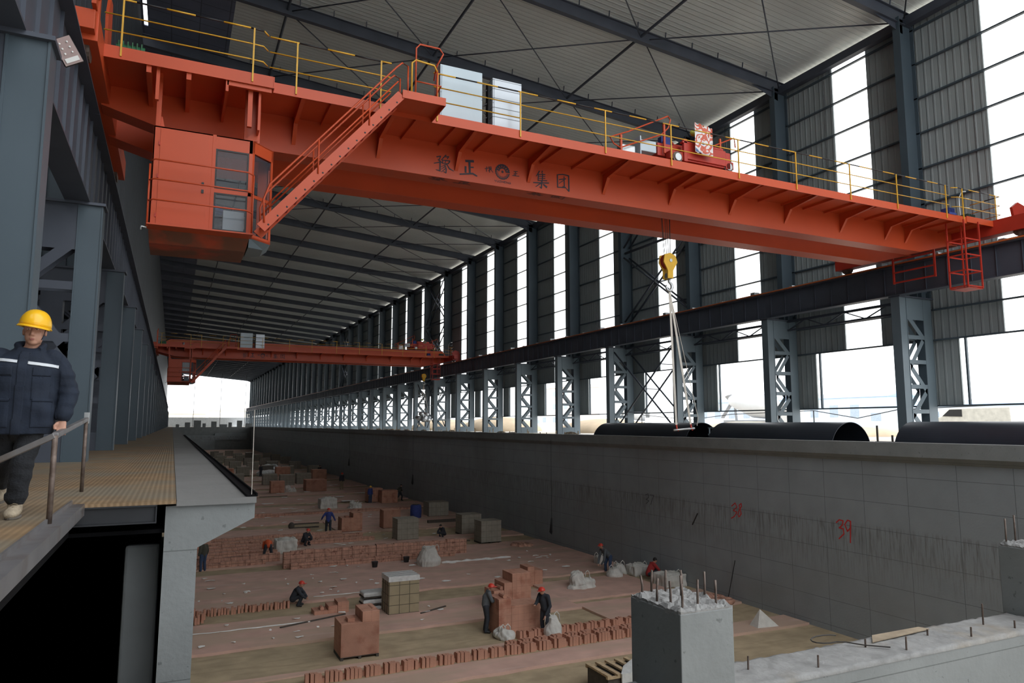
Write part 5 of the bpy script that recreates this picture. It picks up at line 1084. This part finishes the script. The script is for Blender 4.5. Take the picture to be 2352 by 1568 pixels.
# ---------------------------------------------------------------- people
def figure(label, pos, rot, pose, cl, helmet=helm_r, s=1.0, name='person', vox=.028, extra=None):
    """pose: dict of joints, facing -y; one continuous body, clothing as children"""
    x0, y0, z0 = pos; cr, sr = math.cos(rot), math.sin(rot)
    T = lambda p: (x0 + s * (p[0] * cr - p[1] * sr), y0 + s * (p[0] * sr + p[1] * cr), z0 + s * p[2])
    J = {k: T(v) for k, v in pose.items()}; L = lambda a, c, t: tuple(Vector(J[a]).lerp(Vector(J[c]), t))
    def chain(b, names, rad, n=10):
        pts = [J[k] if isinstance(k, str) else L(*k) for k in names]; b.tube(pts, [(r * s if not isinstance(r, tuple) else (r[0] * s, r[1] * s)) for r in rad], n)
        for p, r in zip(pts, rad): r = r if not isinstance(r, tuple) else min(r); b.ell(p, (r * s,) * 3, 10, 7)
    b = MB(); hd = Vector(J['head']); nk = Vector(J['neck'])
    b.ell(hd, (.085 * s, .10 * s, .115 * s), 14, 10); f = Vector(T((pose['head'][0], pose['head'][1] - .105, pose['head'][2] - .01))); b.ell(f, (.016 * s, .022 * s, .025 * s), 8, 6)
    b.ell(hd - Vector((0, 0, .075 * s)), (.055 * s, .065 * s, .05 * s), 10, 7)
    for e in (-1, 1): b.ell(T((pose['head'][0] + e * .085, pose['head'][1] + .01, pose['head'][2])), (.018 * s, .02 * s, .03 * s), 8, 6)
    chain(b, ['neck', 'head'], [.058, .055]); chain(b, ['pelvis', 'chest', 'neck'], [.12, .13, .055])
    for e in 'LR':
        chain(b, ['sh' + e, 'el' + e, 'ha' + e], [.05, .042, .03]); chain(b, ['hi' + e, 'kn' + e, 'an' + e], [.075, .055, .04]); chain(b, ['an' + e, 'to' + e], [.04, .035])
        h = Vector(J['ha' + e]); d = (h - Vector(J['el' + e])).normalized(); sd = d.cross(Vector((0, 0, 1))); sd = sd.normalized() if sd.length > .1 else Vector((1, 0, 0))
        b.ell(h + d * .05 * s, (.03 * s, .03 * s, .045 * s), 8, 6)
        for q in range(4): b.tube([h + d * .08 * s + sd * (q - 1.5) * .018 * s, h + d * (.15 - abs(q - 1.3) * .012) * s + sd * (q - 1.5) * .02 * s], .011 * s, 6)
        b.tube([h + d * .03 * s - sd * .03 * s, h + d * .09 * s - sd * .055 * s], .012 * s, 6)
    body = b.build(name, skin, origin=pos, remesh=vox * .75 * s); tag(body, label, 'person')
    b = MB(); chain(b, ['pelvis', 'chest', (('chest'), 'neck', .75)], [(.17, .15), (.19, .165), (.10, .10)], 14)
    chain(b, ['shL', 'shR'], [.085, .085])
    for e in 'LR': chain(b, ['sh' + e, 'el' + e, ('el' + e, 'ha' + e, .85)], [.085, .068, .055])
    b.build('jacket', cl[0], body, remesh=vox * s)
    b = MB(); chain(b, ['pelvis', 'hiL'], [.14, .12]); chain(b, ['pelvis', 'hiR'], [.14, .12])
    for e in 'LR': chain(b, ['hi' + e, 'kn' + e, 'an' + e], [.115, .085, .072])
    b.build('trousers', cl[1], body, remesh=vox * s)
    for e in 'LR':
        b = MB(); chain(b, ['an' + e, 'to' + e], [.06, .05]); b.build('shoe', black, body, remesh=vox * .8 * s)
    b = MB(); c = hd + Vector((0, 0, .035 * s))
    if helmet:
        n = 16; vs = []
        for i in range(7):
            ph = PI / 2 * i / 6
            for k in range(n): th = 2 * PI * k / n; vs.append((c.x + .128 * s * math.sin(ph) * math.cos(th), c.y + .145 * s * math.sin(ph) * math.sin(th), c.z + .125 * s * math.cos(ph)))
        b.add(vs, [(i * n + k, (i + 1) * n + k, (i + 1) * n + (k + 1) % n, i * n + (k + 1) % n) for i in range(6) for k in range(n)])
        fr = T((pose['head'][0], pose['head'][1] - .13, pose['head'][2] + .03)); b.ell(fr, (.10 * s, .07 * s, .012 * s), 14, 6); b.build('helmet', helmet, body, smooth=True)
    else: b.ell(hd + Vector((0, .01, .03 * s)), (.098 * s, .11 * s, .11 * s), 12, 8); b.build('hair', hairm, body, smooth=True)
    return body
def P_(**k):
    d = {}
    for n, v in k.items():
        if isinstance(v[0], tuple): d[n + 'L'], d[n + 'R'] = v
        elif n in ('sh', 'el', 'ha', 'hi', 'kn', 'an', 'to'): d[n + 'L'] = v; d[n + 'R'] = (-v[0], v[1], v[2])
        else: d[n] = v
    return d
STAND = P_(pelvis=(0, 0, .95), chest=(0, .01, 1.28), neck=(0, 0, 1.5), head=(0, -.03, 1.62), sh=(.19, 0, 1.42), el=(.25, .03, 1.14), ha=(.25, -.06, .88), hi=(.1, 0, .9), kn=(.11, -.03, .5), an=(.12, .01, .08), to=(.13, -.13, .045))
WALK = P_(pelvis=(0, 0, .93), chest=(0, -.05, 1.26), neck=(0, -.1, 1.46), head=(0, -.15, 1.58), sh=(.19, -.08, 1.4), el=((.36, .05, 1.2), (-.33, .1, 1.18)), ha=((.46, -.1, .98), (-.45, .05, .9)), hi=(.1, 0, .9), kn=((.13, -.22, .52), (-.12, .06, .5)), an=((.15, -.16, .08), (-.16, .32, .14)), to=((.17, -.3, .05), (-.18, .2, .05)))
WORK = P_(pelvis=(0, 0, .95), chest=(0, -.06, 1.28), neck=(0, -.12, 1.48), head=(0, -.2, 1.58), sh=(.19, -.09, 1.41), el=(.24, -.2, 1.15), ha=(.13, -.42, 1.12), hi=(.1, 0, .9), kn=(.12, -.05, .5), an=(.13, .02, .08), to=(.14, -.12, .045))
BEND = P_(pelvis=(0, .22, .86), chest=(0, -.1, 1.02), neck=(0, -.3, .98), head=(0, -.43, .90), sh=(.19, -.22, 1.0), el=(.23, -.3, .72), ha=(.13, -.42, .48), hi=(.12, .2, .84), kn=(.2, .1, .44), an=(.24, .14, .08), to=(.26, .0, .045))
SQUAT = P_(pelvis=(0, .14, .30), chest=(0, -.02, .60), neck=(0, -.12, .78), head=(0, -.2, .88), sh=(.18, -.08, .72), el=(.24, -.27, .48), ha=(.1, -.42, .33), hi=(.11, .12, .30), kn=(.18, -.28, .46), an=(.15, -.1, .08), to=(.16, -.24, .045))
c_ = cloth
figure('man in a dark olive jacket and jeans standing by the concrete pier, seen from behind', (1.96, 45.3, PZ), PI + .5, WALK if 0 else STAND, (c_['olive'], c_['jeans']), None, 1.0)
figure('worker in a bright orange vest bending over the low brick row', (5.64, 46.9, PZ + .1), PI, BEND, (c_['orange'], c_['charcoal']), helm_r, 1.02)
figure('worker in dark grey crouching alone at the uneven brick row', (5.55, 35.0, PZ), 1.2, SQUAT, (c_['charcoal'], c_['charcoal']), helm_r, 1.1)
figure('worker in dark clothes and orange-red cap crouching behind the square white bag', (8.6, 51.2, PZ + .1), .6, SQUAT, (c_['charcoal'], c_['charcoal']), helm_r, 1.12)
figure('worker in a blue jacket striding with arms out, left of the notched stack', (11.1, 56.2, PZ), PI - .2, WALK, (c_['blue'], c_['charcoal']), helm_r, 1.13)
figure('worker in a grey jacket and red helmet on the left side of the stepped stack', (11.78, 27.4, PZ), 1.3, WORK, (c_['grey'], c_['charcoal']), helm_r, 1.1)
figure('worker in black with a red helmet carrying a white sack, right of the stepped stack', (13.75, 26.0, PZ), -1.2, dict(WORK, haL=(.2, -.25, .75), elL=(.27, -.05, 1.08)), (c_['charcoal'], c_['charcoal']), helm_r, 1.1)
bag(13.95, 25.45, .62, .85, 'white sack held by the worker in black beside the stepped stack', 'full'); bag(12.1, 25.9, .65, .5, 'crumpled white sack at the foot of the stepped stack', 'fallen')
figure('stooping man in dark blue among the pale sacks near the pit wall', (22.5, 35.2, PZ), -1.5, dict(BEND, neck=(0, -.24, 1.3), head=(0, -.34, 1.42), chest=(0, -.08, 1.12), shL=(.19, -.18, 1.22), shR=(-.19, -.18, 1.22)), (c_['grey'], c_['jeans']), helm_r, 1.05)
figure('man in blue standing by dim stacks near the far pit wall', (19.3, 76.0, PZ), .4, STAND, (c_['blue'], c_['jeans']), helm_y, 1.05)
figure('man in dark clothes standing close to the far pit wall', (22.9, 77.3, PZ), .9, WALK, (c_['olive'], c_['charcoal']), None, 1.05)
figure('figure in khaki trousers carrying a pale sack near the wall, far pit', (19.9, 93, PZ), .4, STAND, (c_['charcoal'], c_['khaki']), helm_r, 1.25, vox=.04)
figure('man in black kneeling behind the long low brick row, by the pale grey pack', (18.4, 50.9, PZ), -1.2, SQUAT, (c_['charcoal'], c_['charcoal']), None, 1.0)
figure('small dark figure against the wall at the far right of the pit', (21.3, 116, PZ), .4, STAND, (c_['charcoal'], c_['charcoal']), None, 1.1, vox=.04)
figure('worker in a red top crouching behind the rebar of the square pillar', (23.7, 32.6, PZ), 1.4, SQUAT, (c_['red'], c_['charcoal']), None, 1.15)
figure('small figure in black among grey scrap in the far pit', (13.2, 122.5, PZ), .4, STAND, (c_['charcoal'], c_['charcoal']), None, 1.1, vox=.05)
SIT = P_(pelvis=(0, .1, .52), chest=(0, .08, .82), neck=(0, .06, 1.04), head=(0, .02, 1.17), sh=(.19, .06, .97), el=(.24, -.08, .74), ha=(.16, -.32, .70), hi=(.1, .06, .52), kn=(.14, -.36, .52), an=(.14, -.36, .12), to=(.14, -.48, .08))
figure('crane operator in blue with a red helmet seated inside the orange cabin', (.60, 18.12, 5.14), 1.2, SIT, (c_['blue'], c_['charcoal']), helm_r, .98, vox=.025)
figure('dark operator figure seated in the cabin of the far crane', (.60, 18.12 + FARY, 5.14), 1.2, SIT, (c_['charcoal'], c_['charcoal']), None, .98, vox=.05)

# ---------------------------------------------------------------- the worker at the railing
WX, WY = -1.18, 7.45
def wt(p): return (WX + p[0], WY + p[1], p[2])
def blob(b, names, n=14):
    """names: list of (point, rx, ry) or (point, r): tapered chain with round ends"""
    pts = [wt(q[0]) for q in names]; rr = [(q[1], q[2]) if len(q) > 2 else (q[1], q[1]) for q in names]
    b.tube(pts, rr, n)
    for p, r in ((pts[0], rr[0]), (pts[-1], rr[-1])): b.ell(p, (min(r),) * 3, 12, 8)
hx, hy = .045, -.04
b = MB()
# head: skull, face, jaw, cheeks, nose, brow, lips, ears
b.ell(wt((hx, hy + .02, 1.625)), (.080, .098, .105), 20, 14); b.ell(wt((hx, hy - .025, 1.555)), (.068, .068, .084), 18, 12); b.ell(wt((hx, hy - .05, 1.497)), (.036, .036, .026), 14, 10)
for e in (-1, 1):
    b.ell(wt((hx + e * .038, hy - .052, 1.572)), (.026, .024, .030), 12, 8); b.ell(wt((hx + e * .040, hy - .005, 1.525)), (.024, .042, .034), 12, 8)
    b.ell(wt((hx + e * .030, hy - .082, 1.628)), (.026, .012, .008), 12, 6)
    b.ell(wt((hx + e * .083, hy + .02, 1.590)), (.010, .020, .034), 10, 8)
b.tube([wt((hx, hy - .082, 1.615)), wt((hx, hy - .100, 1.585)), wt((hx, hy - .106, 1.562))], [.008, .011, .014], 10); b.ell(wt((hx, hy - .108, 1.561)), (.013, .012, .011), 10, 8)
for e in (-1, 1): b.ell(wt((hx + e * .013, hy - .095, 1.557)), (.009, .010, .008), 8, 6)
b.ell(wt((hx, hy - .086, 1.527)), (.024, .012, .008), 12, 6); b.ell(wt((hx, hy - .083, 1.514)), (.020, .012, .008), 12, 6)
blob(b, [((.01, .02, 1.36), .07), ((.03, .0, 1.46), .058), ((hx, hy + .03, 1.54), .058)])
blob(b, [((0, 0, .92), .15, .11), ((0, 0, 1.15), .14, .10), ((0, 0, 1.34), .17, .10), ((.01, .01, 1.40), .10, .08)])
ELB, WR = (.325, .02, 1.06), (.305, -.05, .835)
blob(b, [((.21, .02, 1.36), .055), (ELB, .045), (WR, .030)]); blob(b, [((-.21, .02, 1.36), .055), ((-.36, .04, 1.08), .045), ((-.37, -.02, .84), .030)])
# legs
LA, LB = ((.09, 0, .86), (.035, -.06, .47), (.0, -.02, .11)), ((-.09, .02, .86), (-.15, .10, .50), (-.20, .40, .24))
for leg in (LA, LB): dz = leg[2][2] - .11; blob(b, [(leg[0], .08), (leg[1], .055), (leg[2], .04)]); blob(b, [((leg[2][0], leg[2][1], .05 + dz * .7), .04), ((leg[2][0], leg[2][1] - .13, .045 + dz * .7), .03)])
# right-of-picture hand closing on the handrail: palm, four curled fingers, thumb at the side
def hand(b, w, side, grip):
    x, y, z = w
    b.tube([wt((x, y, z)), wt((x - .002, y - .012, z - .045)), wt((x - .004, y - .022, z - .085))], [(.026, .018), (.036, .018), (.038, .016)], 12)
    for q in range(4):
        fx = x - .030 + q * .020; l = (.9, 1.0, .96, .8)[q]
        a = (fx, y - .026, z - .085)
        if grip: P = [a, (fx + .001, y - .052, z - .098), (fx + .002, y - .062, z - .098 - .026 * l), (fx + .002, y - .050, z - .098 - .048 * l)]
        else: P = [a, (fx, y - .034, z - .085 - .032 * l), (fx, y - .036, z - .085 - .058 * l), (fx, y - .028, z - .085 - .080 * l)]
        b.tube([wt(p) for p in P], [.0095, .009, .0085, .007], 8); b.ell(wt(P[-1]), (.0075,) * 3, 8, 6)
    tx = x - side * .034; P = [(tx, y - .012, z - .030), (tx - side * .022, y - .032, z - .058), (tx - side * .020, y - .042, z - .088)]
    b.tube([wt(p) for p in P], [.013, .011, .009], 8); b.ell(wt(P[-1]), (.009,) * 3, 8, 6)
hand(b, WR, 1, True); hand(b, (-.37, -.02, .84), -1, False)
body = b.build('person', skin, origin=(WX, WY, 0), remesh=.0062); tag(body, 'worker in navy jacket with reflective stripe and yellow helmet, one hand on the rail', 'person')
# face details
def small(name, m, f, **k): b = MB(); f(b); return b.build(name, m, body, smooth=True, **k)
for e in (-1, 1):
    def eye(b): b.ell(wt((hx + e * .030, hy - .0815, 1.607)), (.0130, .0055, .0040), 12, 8)
    o = small('eye', paper, eye)
    b = MB(); b.ell(wt((hx + e * .030, hy - .0865, 1.607)), (.0058, .002, .0042), 10, 6); b.build('iris', hairm, o, smooth=True)
    small('eyelid', skin, lambda b: b.ell(wt((hx + e * .030, hy - .082, 1.6125)), (.0150, .0075, .0035), 12, 6))
    small('eyebrow', hairm, lambda b: b.tube([wt((hx + e * .012, hy - .093, 1.628)), wt((hx + e * .030, hy - .094, 1.633)), wt((hx + e * .050, hy - .080, 1.628))], [.003, .0038, .002], 6))
small('mouth', lipm, lambda b: (b.ell(wt((hx, hy - .0945, 1.5235)), (.023, .0045, .0040), 14, 6), b.ell(wt((hx, hy - .0925, 1.5155)), (.018, .0050, .0045), 14, 6)))
small('hair', hairm, lambda b: b.ell(wt((hx, hy + .035, 1.64)), (.085, .092, .095), 18, 12))
small('chin_strap', navy, lambda b: b.tube([wt((hx + .086, hy - .01, 1.64)), wt((hx + .078, hy - .03, 1.57)), wt((hx + .062, hy - .045, 1.52))], .003, 6))
# helmet with shell, brim and side ridge
b = MB(); n = 28; c = wt((hx, hy + .01, 1.643)); vs = []
def tilt(b): R9 = Matrix.Rotation(math.radians(8), 3, 'Y'); b.v = [tuple(Vector(c) + R9 @ (Vector(v) - Vector(c))) for v in b.v]; return b

for i in range(11):
    ph = PI / 2 * i / 10
    for k in range(n):
        th = 2 * PI * k / n; vs.append((c[0] + .124 * math.sin(ph) ** .85 * math.cos(th), c[1] + .150 * math.sin(ph) ** .85 * math.sin(th), c[2] + .150 * math.cos(ph) - .012 * (i == 10)))
b.add(vs, [(i * n + k, (i + 1) * n + k, (i + 1) * n + (k + 1) % n, i * n + (k + 1) % n) for i in range(10) for k in range(n)])
hm = tilt(b).build('helmet', helm_y, body, smooth=True); so = hm.modifiers.new('t', 'SOLIDIFY'); so.thickness = .004
b = MB(); ring = [(c[0] + .126 * math.cos(t), c[1] + .154 * math.sin(t) - .03 * max(0, -math.sin(t)) ** 2, c[2] - .010 - .012 * max(0, -math.sin(t)) ** 2) for t in [2 * PI * k / 32 for k in range(32)]]; b.tube(ring, (.006, .012), 8, closed=True) if 0 else b.tube(ring, .0065, 8, closed=True); tilt(b).build('helmet_rim', helm_y, hm, smooth=True)
b = MB(); rows = 4; vs = []
for j in range(rows + 1):
    for k in range(13):
        t = PI * (1.12 + .76 * k / 12); q = j / rows; vs.append((c[0] + (.124 + .010 * q) * math.cos(t), c[1] + (.150 + .045 * q) * math.sin(t), c[2] - .008 - .020 * q))
b.add(vs, [(j * 13 + k, j * 13 + k + 1, (j + 1) * 13 + k + 1, (j + 1) * 13 + k) for j in range(rows) for k in range(12)]); o = tilt(b).build('helmet_brim', helm_y, hm, smooth=True, nofix=True); so = o.modifiers.new('t', 'SOLIDIFY'); so.thickness = .006
# jacket
b = MB()
b.loft([(wt((-.01, 0, .70)), .245, .165), (wt((-.01, 0, .80)), .250, .170), (wt((-.01, 0, .98)), .245, .165), (wt((-.01, -.01, 1.15)), .255, .170), (wt((0, 0, 1.27)), .262, .160), (wt((0, .005, 1.36)), .225, .135), (wt((.01, .01, 1.42)), .14, .105), (wt((.02, .01, 1.455)), .098, .090)])
blob(b, [((.19, .01, 1.345), .100), ((.255, .02, 1.27), .098), ((.325, .03, 1.06), .086), ((.325, -.01, .95), .074), ((.305, -.04, .860), .062)])
blob(b, [((-.19, .01, 1.345), .100), ((-.27, .02, 1.27), .098), ((-.37, .04, 1.08), .088), ((-.375, -.0, .86), .062)])
b.tube([wt((.09, -.075, 1.435)), wt((.115, 0, 1.475)), wt((.08, .085, 1.49)), wt((-.03, .085, 1.49)), wt((-.075, 0, 1.475)), wt((-.045, -.075, 1.43))], [.026, .03, .03, .03, .03, .026], 10)
jk = b.build('jacket', navy, body, remesh=.0085)
nr = [v.normal.copy() for v in jk.data.vertices]
for v, vn in zip(jk.data.vertices, nr):
    p = v.co; arm = abs(p.x) > .26
    w = noise.noise(Vector((p.x * 6, p.y * 6, p.z * (16 if arm else 5)))) * (.020 if arm else .013) + noise.noise(Vector((p.x * 17 + 4, p.y * 17, p.z * 9))) * .006 + noise.noise(Vector((p.x * 3, p.y * 3 + 9, p.z * 11 + 2))) * .012
    v.co += vn * w
jk.data.update()
def patch(src, pred, off, name, mat, parent, thick=0.):
    me = src.data; vs = []; fs = []; mp = {}
    for p in me.polygons:
        if pred(p.center, p.normal):
            f = []
            for i in p.vertices:
                if i not in mp: mp[i] = len(vs); v = me.vertices[i]; vs.append(v.co + v.normal * off)
                f.append(mp[i])
            fs.append(f)
    if not fs: return None
    m2 = bpy.data.meshes.new(name); m2.from_pydata(vs, [], fs); m2.materials.append(mat); m2.polygons.foreach_set('use_smooth', [True] * len(fs))
    o = bpy.data.objects.new(name, m2); COL.objects.link(o); o.parent = parent; so = o.modifiers.new('t', 'SOLIDIFY'); so.thickness = .004; o['_w'] = tuple(parent['_w']); return o
front = lambda n: n.y < -.1
sl = lambda p: 1.315 - .11 * max(0, p.x)
def band_cut(src, planes, keep, off, name, mat):
    bm = bmesh.new(); bm.from_mesh(src.data); bm.normal_update()
    for co, no in planes: bmesh.ops.bisect_plane(bm, geom=bm.verts[:] + bm.edges[:] + bm.faces[:], plane_co=co, plane_no=no, clear_outer=True)
    bmesh.ops.delete(bm, geom=[f for f in bm.faces if not keep(f.calc_center_median(), f.normal)], context='FACES')
    nrm = {v: v.normal.copy() for v in bm.verts}
    for v in bm.verts: v.co += nrm[v] * off
    me = bpy.data.meshes.new(name); bm.to_mesh(me); bm.free(); me.materials.clear(); me.materials.append(mat); me.polygons.foreach_set('use_smooth', [True] * len(me.polygons))
    o = bpy.data.objects.new(name, me); COL.objects.link(o); o.parent = src; so = o.modifiers.new('t', 'SOLIDIFY'); so.thickness = .003; so.offset = 1
for xa, xb in ((-.34, -.045), (.03, .25)):
    band_cut(jk, [((0, 0, 1.328), (.11, 0, 1)), ((0, 0, 1.302), (-.11, 0, -1)), ((xb, 0, 0), (1, 0, 0)), ((xa, 0, 0), (-1, 0, 0))], lambda p, n: n.y < .2, .004, 'reflective_stripe', reflect)
patch(jk, lambda p, n: front(n) and abs(p.x - .0 + .03 * (1.4 - p.z)) < .034 and .70 < p.z < 1.41, .005, 'front_placket', navy, jk)
for s_ in (-1, 1):
    patch(jk, lambda p, n: front(n) and .075 < (p.x - .0) * s_ < .20 and 1.20 < p.z < 1.275 - .02 * abs(p.x), .006, 'chest_pocket_flap', navy, jk)
    patch(jk, lambda p, n: front(n) and .07 < p.x * s_ < .20 and 1.00 < p.z < 1.19, .003, 'chest_pocket', navy, jk)
    patch(jk, lambda p, n: front(n) and .08 < p.x * s_ < .22 and .98 < p.z < 1.01, .007, 'lower_pocket_flap', navy, jk)
    patch(jk, lambda p, n: front(n) and .08 < p.x * s_ < .22 and .76 < p.z < .985, .003, 'lower_pocket', navy, jk)
# trousers
b = MB()
blob(b, [((0, .01, .84), .17, .12), ((0, .01, .74), .17, .12)])
blob(b, [((.09, 0, .82), .108), ((.040, -.055, .50), .086), ((.018, -.045, .30), .082), ((.003, -.02, .165), .078)]); b.tube([wt((.002, -.02, .20)), wt((.0, -.025, .15))], [.088, .080], 14)
blob(b, [((-.09, .02, .82), .108), ((-.15, .10, .50), .088), ((-.20, .40, .27), .078)])
tr = b.build('trousers', denim, body, remesh=.009)
nr = [v.normal.copy() for v in tr.data.vertices]
for v, vn in zip(tr.data.vertices, nr):
    p = v.co; v.co += vn * (noise.noise(Vector((p.x * 7, p.y * 7, p.z * 14))) * .010 + noise.noise(Vector((p.x * 15, p.y * 15, p.z * 26))) * .004 * (1 if p.z < .35 else .4))
# boots
for lx, ly, lz, nm in ((.0, -.02, 0, 'a'), (-.20, .42, .09, 'b')):
    b = MB(); b.tube([wt((lx, ly, .05 + lz)), wt((lx, ly, .12 + lz)), wt((lx, ly - .005, .185 + lz))], [(.055, .062), (.056, .058), (.060, .062)], 16)
    b.tube([wt((lx, ly + .035, .045 + lz)), wt((lx, ly - .05, .055 + lz)), wt((lx - .003, ly - .13, .045 + lz)), wt((lx - .004, ly - .175, .035 + lz))], [(.045, .045), (.055, .052), (.058, .042), (.046, .032)], 16); b.ell(wt((lx - .004, ly - .17, .038 + lz)), (.048, .04, .034), 14, 8)
    bt = b.build('boot', suede, body, remesh=.007)
    b = MB(); pts = [(lx + .058 * math.cos(t), ly - .06 + .145 * math.sin(t)) for t in [2 * PI * k / 20 for k in range(20)]]; b.prism([(WX + u, WY + v) for u, v in pts], 'z', lz + .002, lz + .022); b.build('sole', M('boot_sole', (.16, .14, .12), .9) if nm == 'a' else bpy.data.materials['boot_sole'], bt, bevel=.003)
    for i in range(4): b = MB(); z = .085 + i * .026; y = ly - .090 + i * .018; b.tube([wt((lx - .028, y + .012, z + lz)), wt((lx, y - .012 + .004 * i, z + .012 + lz)), wt((lx + .028, y + .012, z + .004 + lz))], .0035, 6); b.build('lace', cloth['khaki'], bt, smooth=True)

bpy.data.scenes.remove(TMP)
# last: no helper properties left on the objects
for o in bpy.data.objects:
    if '_w' in o: del o['_w']
